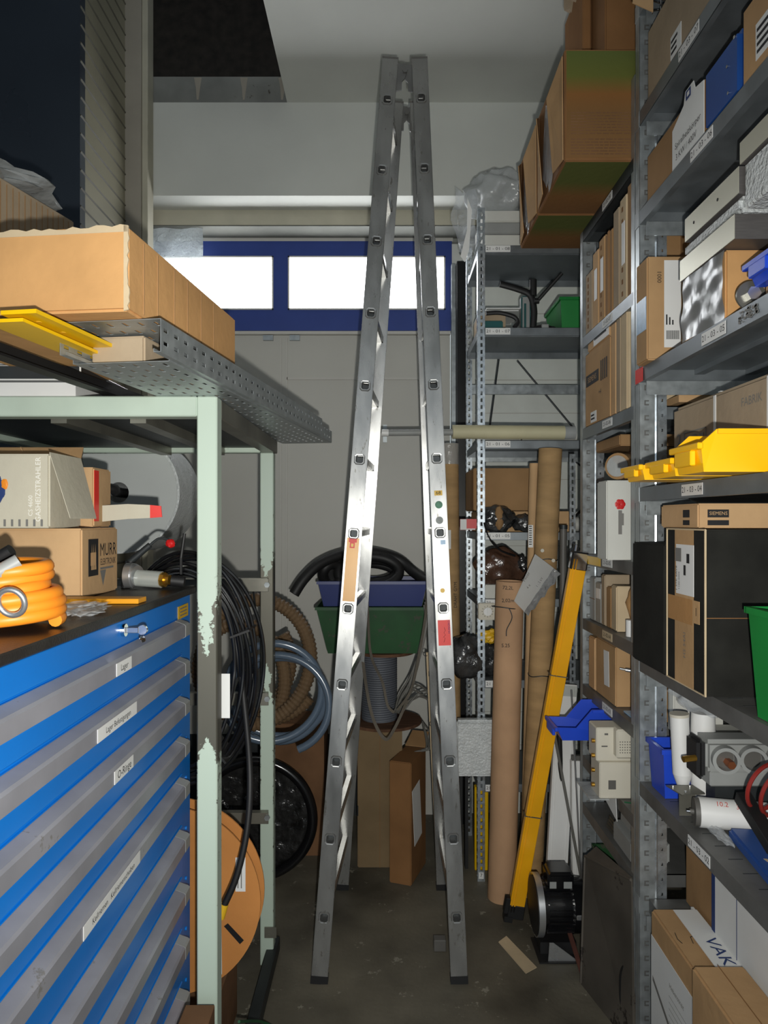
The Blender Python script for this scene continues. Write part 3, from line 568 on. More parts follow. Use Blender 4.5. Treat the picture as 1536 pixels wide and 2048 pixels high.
# wrapped wheel, cardboard reel, crate
wh = thing('wrapped_reel', 'black rimmed reel wrapped in glossy film standing behind the rack', 'reel', (-.60, 3.33, 0))
cx_, cz = -.60, .292
b = MB(); b.tube([(cx_+.268*math.cos(t), 3.30, cz+.268*math.sin(t)) for t in [i*2*math.pi/64 for i in range(64)]], .024, 10, closed=True); b.build('rim', 'black_g', wh, smooth=True)
b = MB(); n0 = 0
ringr = [.0, .05, .10, .15, .20, .245]
vv = []
for r in range(14):
    rr = .252*r/13
    vv.append([b.bm.verts.new((cx_+rr*math.cos(a), 3.315-.012*noise.noise(Vector((rr*30*math.cos(a), rr*30*math.sin(a), 1))), cz+rr*math.sin(a))) for a in [i*2*math.pi/72 for i in range(72)]])
for r in range(13):
    for i in range(72): b.bm.faces.new((vv[r][i], vv[r][(i+1) % 72], vv[r+1][(i+1) % 72], vv[r+1][i]))
bmesh.ops.solidify(b.bm, geom=list(b.bm.faces), thickness=.05)
b.build('film_wrapping', 'wrap', wh, smooth=True)
rl = thing('cardboard_reel', 'round orange brown cardboard cable reel standing inside the green rack', 'reel', (-.65, 2.2, .23))
cx_, cz = -.652, ZZ(1803, 2.12)
for y in (2.12, 2.19):
    b = MB(); b.cyl((cx_, y, cz), (cx_, y+.006, cz), .283, seg=72); b.m(1); b.cyl((cx_, y-.001, cz), (cx_, y, cz), .03, seg=20)
    if y < 2.2: b.cyl(at(436, 1714, y)+Vector((0, -.001, 0)), at(436, 1714, y), .008, seg=12); b.poly([at(448, 1852, y)+Vector((0, -.0015, 0)), at(456, 1846, y)+Vector((0, -.0015, 0)), at(488, 1880, y)+Vector((0, -.0015, 0)), at(480, 1888, y)+Vector((0, -.0015, 0))])
    b.build('flange', ['spool', 'black'], rl, smooth=30)
b = MB(); b.cyl((cx_, 2.126, cz), (cx_, 2.19, cz), .15, seg=40); b.build('cable_winding', 'black', rl, smooth=30)
b = MB(); a_, c2 = at(471, 1715, 2.117), at(491, 1783, 2.117); b.box(a_.x, c2.x, 2.1165, 2.118, c2.z, a_.z); b.m(1)
for k in range(2): b.box(a_.x+.006+k*.010, a_.x+.009+k*.010, 2.116, 2.117, c2.z+.01, a_.z-.01)
b.build('label', ['label', 'ink_grey'], rl)
b = MB(); b.poly([at(431, 1866, 2.11), at(443, 1862, 2.11), at(444, 1948, 2.11), at(431, 1962, 2.11)], (0, .001, 0)); b.build('paper_sheet', 'paper', rl)
b = MB(); b.box(-.83, -.50, 2.06, 2.42, 0, .236, .004); tag(b.build('wooden_crate', 'board'), 'low wooden crate carrying the cardboard reel', 'crate')
b = MB(); b.frustum((XX(447, 2.0), 1.975, 0), .07, .07, .09, .09, .12); tag(b.build('storage_bin', 'blue_bin_d'), 'small blue bin on the floor in front of the wooden crate', 'bin')
b = MB(); b.tube(spline([at(478, 2020, 2.0), at(520, 2022, 2.22), at(552, 2036, 2.32), at(575, 2052, 2.30)], 8), .004, 6)
for v in b.bm.verts: v.co.z = v.co.z-0
o = b.build('floor_cable', 'green_cable', smooth=True); tag(o, 'thin green cable lying on the floor by the rack foot', 'cable'); 
o.location.z = .004-min(v.co.z for v in o.data.vertices)
b = MB(); b.box(-.475, -.405, 1.62, 1.70, 0, ZZ(2009, 1.70), .002); tag(b.build('wood_block', 'board'), 'reddish wooden block on end in front of the front green post', 'block')

# dark things on the left between cabinet and rear
b = MB(); b.blob((-.66, 3.1, .12), .10, .12, .12, .25, seed=4); tag(b.build('rag_bundle', 'board', smooth=True), 'dark brown bundle on the floor under the hoses', 'bundle')
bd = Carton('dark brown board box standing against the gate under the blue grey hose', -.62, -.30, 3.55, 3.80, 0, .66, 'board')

# ---------------------------------------------------------------- on top of the green rack
TY = math.atan(.1415)          # heading of the cable tray
def tray(name, label, x0, y0, L_, z0, h, inverted):
    """perforated U-channel, .2 m wide, running away from the camera; x0,y0 = right hand near corner"""
    t = thing(name, label, 'cable tray', (x0, y0, z0), -TY)
    W_ = .198; zb, ztop = (h, 0) if inverted else (0, h)
    # bottom/web with slots
    us = [0]; hole_u = set()
    for k in range(6):
        c = .022+k*.031; hole_u.add(len(us)); us += [c-.0035, c+.0035]
    us.append(W_); vs_ = [0]; hole_v = set()
    k = .03
    while k < L_-.03: hole_v.add(len(vs_)); vs_ += [k-.0125, k+.0125]; k += .05
    vs_.append(L_)
    b = MB(); b.grid(us, vs_, lambda i, j: (i in hole_u) and (j in hole_v), lambda u, v: (-W_+u, v, zb), .0012)
    b.build('web', 'galv', t, local=True)
    for sx in (-W_, 0):
        us2 = [0, .014, .021, .038, .045, h]; 
        vs2 = [0]; hv = set(); k = .02
        while k < L_-.02: hv.add(len(vs2)); vs2 += [k-.009, k+.009]; k += .045
        vs2.append(L_)
        b = MB(); b.grid(us2, vs2, lambda i, j: (i in (1, 3)) and (j in hv), lambda u, v: (sx, v, u), .0012)
        sg = 1 if sx < 0 else -1
        b.poly([(sx, 0, ztop), (sx+sg*.012, 0, ztop), (sx+sg*.012, 0, ztop+(.006 if inverted else -.006)), (sx+sg*.013, 0, ztop+(.006 if inverted else -.006)), (sx+sg*.0132, 0, ztop-.001), (sx, 0, ztop-.001)], (0, L_, 0))
        b.build('side_wall', 'galv', t, local=True)
    return t
tray('cable_tray', 'perforated galvanised cable tray lying lowest across the green rack', -.412, 1.36, 1.46, 1.9855, .045, False)
tray('cable_tray', 'upturned perforated cable tray under the long cardboard box', -.408, 1.295, 1.30, 1.988, .060, True)
ib = Carton('narrow cardboard strip packed inside the cable trays', -.540, -.428, 1.40, 2.0, 1.9885, 2.043, 'card_grey', rz=-math.degrees(TY))
b = MB(); b.box(-.085, -.02, 0, .55, 0, .007, mtx=Matrix.Translation((-.555, 1.17, 2.022)) @ rot(-9)); 
ys = b.build('yellow_bar', 'yellow_p'); tag(ys, 'upper yellow painted flat bar with holes under the cardboard box', 'bar')
b = MB()
for k in (.05, .12): b.cyl(Vector((-.555, 1.17, 2.0215))+(rot(-9) @ Vector((-.05, k, 0))), Vector((-.555, 1.17, 2.0302))+(rot(-9) @ Vector((-.05, k, 0))), .005, seg=12)
b.build('bolt', 'yellow_s', ys)
b = MB(); b.box(-.07, 0, 0, .60, 0, .006, mtx=Matrix.Translation((-.600, 1.18, 2.010)) @ rot(-8)); tag(b.build('yellow_bar', 'yellow_p'), 'lower yellow painted flat bar reaching further into the tray', 'bar')
b = MB(); b.poly([(-.78, 1.25, 1.995), (-.745, 1.25, 1.995), (-.745, 1.25, 2.0), (-.775, 1.25, 2.0), (-.775, 1.25, 2.03), (-.78, 1.25, 2.03)], (.10, .75, 0)); tag(b.build('angle_bar', 'black'), 'black angle bar beside the yellow bars', 'bar')
lb = Carton('long orange brown cardboard box open along its top edge on the cable trays', -.925, -.420, 1.290, 1.885, 2.0525, 2.205, 'card_orange', rz=-6.5, bev=.005)
for k, y in enumerate((.06, .12, .20, .27, .35, .43)): b = MB(); b.box(lb.w/2+.0002, lb.w/2+.0016, -lb.d/2+y, -lb.d/2+y+.0025, .01, lb.h-.01); b.build('crease', 'card_brown', lb.root, local=True)
b = MB()
rnd = random.Random(5); n = 34
top = [(-lb.w/2+lb.w*i/n, -lb.d/2-.001, lb.h-.004+rnd.uniform(0, .006)) for i in range(n+1)]
b.poly([(-lb.w/2, -lb.d/2-.001, lb.h-.012)]+top[0:]+[(lb.w/2, -lb.d/2-.001, lb.h-.012)], (0, .004, 0))
side = [(lb.w/2-.002+rnd.uniform(0, .005), -lb.d/2-.001, .002+lb.h*.98*i/20) for i in range(21)]
b.poly(side+[(lb.w/2-.008, -lb.d/2-.001, lb.h), (lb.w/2-.008, -lb.d/2-.001, 0)], (0, .003, 0))
b.build('torn_edge', 'card_pale', lb.root, local=True)
bb = Carton('tall ribbed cardboard box with film on top at the rack rear', 0, .5, 0, .52, RT+.0735, 2.545, 'card_grey', rz=-14.6, name='cardboard_box')
# far right corner at (-.897,1.95) heading (.26,1): shift the root
bb.root.location = (-1.205, 1.87, RT+.0735); bb.root.matrix_basis = Matrix.Translation((-1.205, 1.87, RT+.0735)) @ Matrix.Rotation(R(-14.6), 4, 'Z')
b = MB()
for k in range(24): b.box(bb.w/2+.0002, bb.w/2+.0014, -bb.d/2+.01+k*.021, -bb.d/2+.012+k*.021, .0, bb.h-.01)
b.build('fluting', 'card_brown', bb.root, local=True)
b = MB(); b.blob((0, 0, bb.h+.03), .26, .27, .04, .25, sub=4, seed=8); b.build('film', 'film_d', bb.root, local=True, smooth=True)
b = MB(); b.box(-1.20, -.735, 1.72, 2.30, RT+.035, RT+.072, .003); b.m(1); b.box(-1.18, -.76, 1.75, 2.28, RT, RT+.035)
tag(b.build('white_board', ['white_p', 'dark_steel']), 'white panel lying on dark packing on the rack top', 'panel')
b = MB(); b.blob((-.875, 1.79, RT+.100), .045, .04, .026, .22, sub=3, seed=12); tag(b.build('crumpled_cardboard', 'card_dark'), 'crumpled brown cardboard scrap on the white panel', 'scrap')
b = MB(); b.blob((-.96, 1.76, RT+.105), .04, .03, .03, .2, sub=4, seed=13); tag(b.build('plastic_film', 'film_d', smooth=True), 'crumpled white film beside the cardboard scrap', 'film')
# bubble film at the gate top
b = MB(); v = []
for i in range(12):
    v.append([b.bm.verts.new((XX(285, 3.9)+i*.03, 3.90+.012*math.sin(i*1.1+j*.5), ZZ(448, 3.9)-j*.03)) for j in range(9)])
for i in range(11):
    for j in range(8): b.bm.faces.new((v[i][j], v[i+1][j], v[i+1][j+1], v[i][j+1]))
bmesh.ops.solidify(b.bm, geom=list(b.bm.faces), thickness=.004)
tag(b.build('bubble_film', 'bubble_s', smooth=True), 'strip of bubble film hanging over the upper left window corner', 'film')
# ---------------------------------------------------------------- the tall double ladder
ld_ = thing('double_ladder', 'tall narrow aluminium double ladder standing open in the middle of the aisle', 'ladder', (0.04, 2.9, 0))
SW, SD = .030, .025
class Stile:
    def __init__(s, bx, by, tx, ty):
        s.B = Vector((bx, by, 0.0)); s.T = Vector((tx, ty, 3.47)); s.a = (s.T-s.B).normalized(); s.L = (s.T-s.B).length
        n = Vector((0, -1, 0)); s.n = (n-s.a*n.dot(s.a)).normalized(); s.s = s.a.cross(s.n)
    def P(s, u, v, w=0): return s.B+s.a*v+s.s*u+s.n*w     # u across, v along, w out of the face
    def v_of(s, py):                                       # height along the stile seen at picture row py
        v = 1.7
        for _ in range(20):
            p = s.P(0, v); v += (ZZ(py, p.y)-p.z)
        return v
    def frame(s, v, w=.0006):
        m = Matrix((s.s, s.a, s.n)).transposed().to_4x4(); m.translation = s.P(0, v, w); return m
    def build(s):
        us = [-SW, -.0145, .0145, SW]; vs_ = [.02]; hv = set()
        for k in range(12): c = .236+.28*k; hv.add(len(vs_)); vs_ += [c-.0145, c+.0145]
        vs_.append(s.L)
        b = MB()
        for w in (0, -SD): b.grid(us, vs_, lambda i, j: i == 1 and j in hv, lambda u, v: s.P(u, v, w))
        for u in (-SW, SW): b.poly([s.P(u, .02, 0), s.P(u, .02, -SD), s.P(u, s.L, -SD), s.P(u, s.L, 0)])
        b.poly([s.P(-SW, s.L, 0), s.P(SW, s.L, 0), s.P(SW, s.L, -SD), s.P(-SW, s.L, -SD)])
        for u in (-SW, SW): b.tube([s.P(u*.97, .02, -.001), s.P(u*.97, s.L, -.001)], .0018, 6)
        o = b.build('stile', 'alu', ld_)
        b = MB(); b.poly([s.P(-SW-.002, 0, .002), s.P(SW+.002, 0, .002), s.P(SW+.002, .028, .002), s.P(-SW-.002, .028, .002)], -s.n*(SD+.004)); b.build('foot', 'black', ld_)
        b = MB(); b.poly([s.P(-SW-.001, s.L-.003, .001), s.P(SW+.001, s.L-.003, .001), s.P(SW+.001, s.L+.004, .001), s.P(-SW-.001, s.L+.004, .001)], -s.n*(SD+.002)); b.build('end_cap', 'grey_d', ld_)
        return o
NL = Stile(XX(638, 2.57), 2.57, XX(781, 2.75), 2.75); FL = Stile(XX(683, 3.22), 3.22, XX(793, 3.04), 3.04)
NR = Stile(XX(919, 2.57), 2.57, XX(839, 2.75), 2.75); FR = Stile(XX(887, 3.22), 3.22, XX(834, 3.04), 3.04)
for st in (NL, FL, NR, FR): st.o = st.build()
rs = []
for q, c in (((1, .62)), ((.62, 1)), ((-.62, 1)), ((-1, .62)), ((-1, -.62)), ((-.62, -1)), ((.62, -1)), ((1, -.62))): rs.append((q, c))
def rung(A, Bf, k):
    v = .236+.28*k; b = MB(); p0 = A.P(0, v, .004); p1 = Bf.P(0, v, -SD-.004)
    loops = []
    for p, st, h in ((p0, A, .0165), (p1, Bf, .0165), (p1, Bf, .0142), (p0, A, .0142)):
        loops.append([b.bm.verts.new(p+st.s*(x*h)+st.a*(y*h)) for x, y in rs])
    for i in range(4):
        a, c = loops[i], loops[(i+1) % 4]
        for j in range(8): b.bm.faces.new((a[j], a[(j+1) % 8], c[(j+1) % 8], c[j]))
    lip = []
    for w, h in ((.0005, .0205), (.0045, .0190)): lip.append([b.bm.verts.new(A.P(0, v, w)+A.s*(x*h)+A.a*(y*h)) for x, y in rs])
    for j in range(8): b.bm.faces.new((lip[0][j], lip[0][(j+1) % 8], lip[1][(j+1) % 8], lip[1][j])); b.bm.faces.new((lip[1][j], lip[1][(j+1) % 8], loops[0][(j+1) % 8], loops[0][j]))
    m_ = (A.P(0, v, -.04)); m2 = m_+(p1-p0)*.03
    b.m(1); b.poly([m_+A.s*(x*.0140)+A.a*(y*.0140) for x, y in rs])
    return b.build('rung', ['alu', 'dark_steel'], ld_)
for k in range(12): rung(NL, FL, k)
for k in range(12): rung(NR, FR, k)
def hinge(L_, R_, y):
    zt = L_.T.z-.01; xl_, xr_ = L_.P(SW, L_.L).x-.002, R_.P(-SW, R_.L).x+.002; xm = (xl_+xr_)/2; b = MB(); dx = (xr_-xl_)/2
    for sg, x in ((-1, xl_), (1, xr_)):
        xe = x-(0.008 if sg < 0 else -.008)
        b.poly([(x, y+.004*sg, zt-.01), (xm-sg*.004, y+.004*sg, zt-.012), (xm-sg*.005, y+.004*sg, zt-.05), (xm+sg*.001, y+.004*sg, zt-.068), (xm+sg*.012, y+.004*sg, zt-.080), (xm+sg*.013, y+.004*sg, zt-.112), (xe, y+.004*sg, zt-.116)], (0, .008, 0))
    b.cyl((xm, y-.012, zt-.042), (xm, y+.016, zt-.042), .008, seg=16); b.cyl((xm, y-.016, zt-.042), (xm, y-.012, zt-.042), .011, seg=6)
    b.build('hinge', 'shelf_d', ld_)
hinge(NL, NR, 2.755); hinge(FL, FR, 3.04)
def sticker(st, y0, y1, w, m, lines=None, off=0.0, name='sticker', circle=False, par=None):
    v0, v1 = st.v_of(y1), st.v_of(y0); f = st.frame((v0+v1)/2) @ Matrix.Translation((off, 0, 0)); h = v1-v0; b = MB()
    if circle: b.cyl(f @ Vector((0, 0, -.0004)), f @ Vector((0, 0, .0005)), h/2, seg=28)
    else: b.box(-w/2, w/2, -h/2, h/2, -.0004, .0005, mtx=f)
    if lines: lines(b, f, w, h)
    return b.build(name, [m, 'ink', 'red_s', 'blue_s', 'yellow_s', 'ink_blue'], st.o)
def yl(b, f, w, h):
    b.m(2); b.box(-w*.35, w*.3, h*.43, h*.49, .0005, .0009, mtx=f); b.box(-w*.25, w*.15, h*.34, h*.43, .0005, .0009, mtx=f); b.m(4); b.box(-w*.15, w*.05, h*.36, h*.41, .0009, .0012, mtx=f)
sticker(NL, 1076, 1203, .046, 'amber_s', yl)
sticker(NR, 981, 991, .030, 'yellow_s', lambda b, f, w, h: (b.m(1), b.text('68', .019, f @ Matrix.Translation((0, 0, .001)))))
sticker(NR, 1002, 1017, .03, 'green_s', circle=True); sticker(NR, 1033, 1048, .03, 'grey_s', circle=True)
def wl(b, f, w, h):
    b.m(3); b.box(0, w*.45, h*.40, h*.48, .0005, .0009, mtx=f); b.m(4); b.cyl(f @ Vector((0, -h*.42, .0005)), f @ Vector((0, -h*.42, .001)), .009, seg=18)
    b.m(1)
sticker(NR, 1078, 1190, .042, 'silver_s', wl)
def rl_(b, f, w, h):
    b.m(5); b.text('HUNGRO', .011, f @ Matrix.Translation((w*.4, h*.22, .001)) @ rot(90)); b.m(1)
    pts = [(-.003, -.035), (.002, -.02), (-.004, -.016), (.004, -.008), (-.002, .0), (.004, .008), (0, .02)]
    b.tube([f @ Vector((x, y, .0012)) for x, y in pts], .0006, 5)
sticker(NR, 1240, 1291, .046, 'red_s', rl_)
# limiting straps hanging between the two halves
def ribbon(pts, w, name, m, parent=None, d=Vector((0, 1, 0)), th=.0015):
    p = spline(pts, 10); b = MB(); vv = []
    for i, q in enumerate(p):
        t = (p[min(i+1, len(p)-1)]-p[max(i-1, 0)]).normalized(); sd = t.cross(Vector((0, -1, 0)))
        if sd.length < .2: sd = Vector((1, 0, 0))
        sd.normalize(); tw = .35*math.sin(i*.12); sd = (sd*math.cos(tw)+d*math.sin(tw)).normalized()
        vv.append((b.bm.verts.new(q-sd*w/2), b.bm.verts.new(q+sd*w/2)))
    for a, c in zip(vv, vv[1:]): b.bm.faces.new((a[0], a[1], c[1], c[0]))
    bmesh.ops.solidify(b.bm, geom=list(b.bm.faces), thickness=th)
    return b.build(name, m, parent, smooth=True)
Ys = 3.19
ribbon([at(711, 1160, Ys), at(722, 1180, Ys), at(722, 1260, Ys), at(728, 1340, 3.16), at(744, 1430, 3.14), at(770, 1478, 3.12), at(790, 1455, 3.12), at(815, 1400, 3.13)], .014, 'limit_strap', 'strap', ld_)
ribbon([at(733, 1150, Ys), at(736, 1230, Ys), at(742, 1310, 3.17), at(765, 1365, 3.15), at(775, 1410, 3.14), at(788, 1425, 3.12)], .012, 'limit_strap', 'strap', ld_)
ribbon([at(858, 1170, Ys), at(850, 1240, Ys), at(838, 1310, 3.16), at(822, 1380, 3.14), at(795, 1420, 3.12)], .012, 'limit_strap', 'strap', ld_)
b = MB(); b.box(XX(712, 3.17), XX(731, 3.17), 3.165, 3.175, ZZ(1182, 3.17), ZZ(1155, 3.17), .003); b.cyl(at(717, 1157, 3.17), at(717, 1157, 3.155), .005, seg=8); b.build('strap_bracket', 'alu_b', ld_)

# ---------------------------------------------------------------- pile behind the ladder
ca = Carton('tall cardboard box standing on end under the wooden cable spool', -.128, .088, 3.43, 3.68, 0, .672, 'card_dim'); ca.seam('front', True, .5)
b = MB(); b.box(-ca.w/2-.001, -ca.w/2+.004, -ca.d/2-.001, -ca.d/2, .25, .30); b.build('mark', 'ink', ca.root, local=True)
cb_ = Carton('narrow orange brown cardboard box leaning out beside the tall one', .062, .168, 3.265, 3.50, 0, .565, 'card_dark', rz=-20)
cb_.patch('right', .12, .62, .30, .78, m='paper', name='paper_sheet', a=8); cb_.seam('front', True, .95); cb_.flap('back', 30, .1, 'card_brown')
sp = thing('cable_spool', 'wooden cable spool wound with grey cord on the tall cardboard box', 'spool', (-.03, 3.55, .6725))
sx_, sy_ = XX(757, 3.55), 3.55
b = MB(); b.cyl((sx_+.03, sy_, .673), (sx_+.03, sy_, .687), .185, seg=48); b.build('flange', 'wood', sp, smooth=30)
b = MB(); b.cyl((sx_+.03, sy_, 1.02), (sx_+.03, sy_, 1.034), .15, seg=48); b.build('flange', 'wood', sp, smooth=30)
b = MB(); pts = [(sx_+.004+.084*math.cos(t), sy_+.084*math.sin(t), .69+.33*t/(2*math.pi*30)) for t in [i*2*math.pi/28 for i in range(28*30)]]
b.cyl((sx_+.004, sy_, .688), (sx_+.004, sy_, 1.02), .085, seg=28); b.tube(pts, .0062, 6); b.build('cord_winding', 'grey_cord', sp, smooth=True)
def crate(name, label, cat, x0, x1, y0, y1, z0, z1, m, rz=0, taper=.86, t=.004, group=None, cut=None, low=.42):
    """open plastic bin; cut = fraction of the length at the -Y end that is low (picking opening)"""
    o = thing(name, label, cat, ((x0+x1)/2, (y0+y1)/2, z0), R(rz), group)
    w, d, h = x1-x0, y1-y0, z1-z0; b = MB()
    n0 = [Vector((sx*w/2*taper, sy*d/2*taper, 0)) for sx, sy in ((-1, -1), (1, -1), (1, 1), (-1, 1))]
    hf = h if cut is None else h*low
    n1 = [Vector((-w/2, -d/2, hf)), Vector((w/2, -d/2, hf)), Vector((w/2, d/2, h)), Vector((-w/2, d/2, h))]
    bv = [b.bm.verts.new(p) for p in n0]; b.bm.faces.new(bv[::-1])
    if cut is None:
        tv = [b.bm.verts.new(p) for p in n1]
        for i in range(4): b.bm.faces.new((bv[i], bv[(i+1) % 4], tv[(i+1) % 4], tv[i]))
    else:
        yc = -d/2+d*cut; yc2 = yc+d*.12
        L1 = [b.bm.verts.new((-w/2, -d/2, hf)), b.bm.verts.new((-w/2, yc-d*.06, hf)), b.bm.verts.new((-w/2, yc2, h)), b.bm.verts.new((-w/2, d/2, h))]
        R1 = [b.bm.verts.new((w/2, -d/2, hf)), b.bm.verts.new((w/2, yc-d*.06, hf)), b.bm.verts.new((w/2, yc2, h)), b.bm.verts.new((w/2, d/2, h))]
        b.bm.faces.new((bv[0], bv[3], L1[3], L1[2], L1[1], L1[0])); b.bm.faces.new((bv[1], bv[2], R1[3], R1[2], R1[1], R1[0]))
        b.bm.faces.new((bv[0], bv[1], R1[0], L1[0])); b.bm.faces.new((bv[3], bv[2], R1[3], L1[3]))
    bmesh.ops.recalc_face_normals(b.bm, faces=b.bm.faces); bmesh.ops.solidify(b.bm, geom=list(b.bm.faces), thickness=t)
    b.build('bin_body', m, o, local=True)
    b = MB(); e = .006
    if cut is None:
        b.box(-w/2-e, w/2+e, -d/2-e, -d/2+.002, h-.014, h); b.box(-w/2-e, w/2+e, d/2-.002, d/2+e, h-.014, h)
        b.box(-w/2-e, -w/2+.002, -d/2, d/2, h-.014, h); b.box(w/2-.002, w/2+e, -d/2, d/2, h-.014, h)
    else:
        b.box(-w/2-e, w/2+e, -d/2-e*1.5, -d/2+.003, hf-.012, hf+.002, .002)
        b.box(-w/2-e, -w/2+.001, yc2, d/2, h-.010, h); b.box(w/2-.001, w/2+e, yc2, d/2, h-.010, h); b.box(-w/2, w/2, d/2-.001, d/2+e, h-.01, h)
    b.build('rim', m, o, local=True)
    if cut is not None: b = MB(); b.box(-w*.3, w*.3, -d/2-.010, -d/2+.002, hf*.25, hf*.8, .002); b.build('grip', m, o, local=True)
    return o
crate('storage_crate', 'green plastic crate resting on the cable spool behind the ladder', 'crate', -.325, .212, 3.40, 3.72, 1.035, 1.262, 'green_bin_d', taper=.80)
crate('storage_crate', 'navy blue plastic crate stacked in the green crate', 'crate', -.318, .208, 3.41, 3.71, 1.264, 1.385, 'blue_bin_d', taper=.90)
hc = thing('black_hose_coil', 'thick black hose coil draped over the blue crate', 'hose', (-.08, 3.5, 1.385))
b = MB(); b.tube(spline([at(588, 1188, 3.38), at(608, 1158, 3.40), at(640, 1128, 3.44), at(688, 1108, 3.50), at(740, 1104, 3.56), at(795, 1118, 3.60), at(828, 1145, 3.56), at(850, 1160, 3.46), at(872, 1170, 3.42)], 10), .026, 14); b.build('hose_turn', 'black', hc, smooth=True)
for (px, py, rx, rz_, y) in ((738, 1148, .150, .075, 3.52), (728, 1155, .168, .062, 3.60), (745, 1146, .125, .055, 3.55)):
    c = at(px, py, y); b = MB(); b.tube([(c.x+rx*math.cos(t), y+.05*math.sin(t+.6), c.z+.010+rz_*math.sin(t)) for t in [i*2*math.pi/40 for i in range(40)]], .026, 12, closed=True); b.build('hose_turn', 'black', hc, smooth=True)
c = at(662, 1158, 3.42); b = MB(); b.tube([(c.x+.045*math.cos(t), 3.49+.02*math.sin(t*2), c.z+.012+.055*math.sin(t)) for t in [i*2*math.pi/28 for i in range(28)]], .026, 12, closed=True); b.build('hose_turn', 'black', hc, smooth=True)
gc = thing('grey_cable_bundle', 'tangled thin grey cables hanging from the crates beside the right ladder leg', 'cable', (.15, 3.35, .6))
rnd = random.Random(11)
for k in range(6):
    j = lambda s=8: rnd.uniform(-s, s)
    b = MB(); b.tube(spline([at(858-k*2, 1180+k*6, 3.36), at(850+j(4), 1260, 3.34), at(828+j(5), 1350+j(), 3.33), at(800+j(6), 1400+j(6), 3.33), at(795+j(), 1425, 3.34), at(830+j(), 1380+j(20), 3.36), at(866+j(6), 1400+j(20), 3.38), at(880, 1440+j(20), 3.40)], 10), .004, 6); b.build('cable', 'cable_grey', gc, smooth=True)
for k in range(4):
    j = lambda s=10: rnd.uniform(-s, s)
    b = MB(); b.tube(spline([at(845, 1450+j(), 3.40), at(862+j(), 1485+j(), 3.42), at(850+j(), 1500, 3.42), at(835+j(), 1505, 3.42), at(815, 1525+j(4), 3.42)], 8), .0035, 6); b.build('cable', 'cable_grey', gc, smooth=True)
# tape strip with lettering behind right ladder leg
b = MB(); b.poly([at(852, 1305, 3.35), at(868, 1305, 3.35), at(892, 1765, 3.35), at(874, 1765, 3.35)], (0, .012, 0)); bd_ = b.build('board_strip', 'card_pale')
tag(bd_, 'pale wooden lath with printed letters leaning behind the right ladder leg', 'lath')
for (y, t) in ((1308, 'COM'), (1348, 'LT'), (1448, 'OM')):
    f = face_mtx('front', at(862+(y-1305)*.05, y, 3.348)); b = MB(); b.text(t, .035, f); b.build('lettering', 'ink', bd_)

# ---------------------------------------------------------------- back rack with labelled shelves
def upright(b, x0, x1, y, z0, z1, pitch=.032, hh=.018, hw=.30, th=.0018):
    w = x1-x0; us = [x0, x0+w*(.5-hw/2), x0+w*(.5+hw/2), x1]; vs_ = [z0]; hv = set(); k = z0+.02
    while k < z1-.03: hv.add(len(vs_)); vs_ += [k, k+hh]; k += pitch
    vs_.append(z1); b.grid(us, vs_, lambda i, j: i == 1 and j in hv, lambda u, v: (u, y, v), th)
def shelf_label(parent, f, txt, size=.020, w=.115, h=.030, m='label'):
    b = MB(); b.box(-w/2, w/2, -h/2, h/2, -.0003, .0008, mtx=f); b.m(1); b.text(txt, size, f @ Matrix.Translation((0, 0, .0012)), 1.15); return b.build('shelf_label', [m, 'ink'], parent)
bk = thing('shelf_rack', 'perforated steel shelf rack against the rear wall beside the gate', 'rack', (.92, 3.52, 0))
BX0, BX1, BY0, BY1 = .437, 1.42, 3.30, 3.78
for x, sgn in ((BX0, 1), (BX1, -1)):
    for y, sy in ((BY0, 1), (BY1, -1)):
        b = MB(); a, c = (x, x+.032) if sgn > 0 else (x-.032, x)
        upright(b, a, c, y, 0, 3.13)
        us = [y, y+sy*.010, y+sy*.020, y+sy*.035] if sy > 0 else [y-.035, y-.02, y-.01, y]; vs_ = [0]; hv = set(); k = .02
        while k < 3.1: hv.add(len(vs_)); vs_ += [k, k+.016]; k += .032
        vs_.append(3.13); b.grid(us, vs_, lambda i, j: i == 1 and j in hv, lambda u, v: (x, u, v), .0018)
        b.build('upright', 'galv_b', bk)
blv = [(2.955, '21 - 01 - 08'), (2.572, '21 - 01 - 07'), (2.048, '21 - 01 - 06'), (1.622, '21 - 01 - 05'), (1.312, '21 - 01 - 04'), (.935, '21 - 01 - 03'), (.452, '21 - 01 - 02')]
for z, t in blv:
    b = MB(); b.box(BX0+.004, BX1-.004, BY0+.004, BY1-.004, z-.003, z); b.box(BX0+.03, BX1-.03, BY0-.003, BY0+.002, z-.036, z+.001, .001); b.box(BX0+.004, BX1-.004, BY0+.02, BY0+.022, z-.036, z-.003)
    b.box(BX0+.004, BX1-.004, BY1-.006, BY1-.004, z-.036, z); b.box(BX0+.004, BX0+.006, BY0+.02, BY1-.02, z-.036, z); b.box(BX1-.006, BX1-.004, BY0+.02, BY1-.02, z-.036, z)
    sh = b.build('shelf', 'shelf', bk)
    shelf_label(sh, face_mtx('front', (BX0+.092, BY0-.0042, z-.016)), t)
b = MB(); b.box(BX0+.003, BX0+.026, BY0-.004, BY0-.003, ZZ(1757, 3.3), ZZ(1744, 3.3)); b.m(1); b.text('7', .022, face_mtx('front', (BX0+.0145, BY0-.0048, ZZ(1750, 3.3)))); b.build('number_plate', ['label', 'ink'], bk)
for (a, c) in ((at(1035, 722, 3.79), at(1150, 860, 3.79)), (at(1130, 905, 3.79), at(1230, 990, 3.79)), (at(1000, 700, 3.8), at(960, 1000, 3.8))):
    b = MB(); b.cyl(a, c, .005, seg=8); b.build('cross_brace', 'dark_steel', bk)
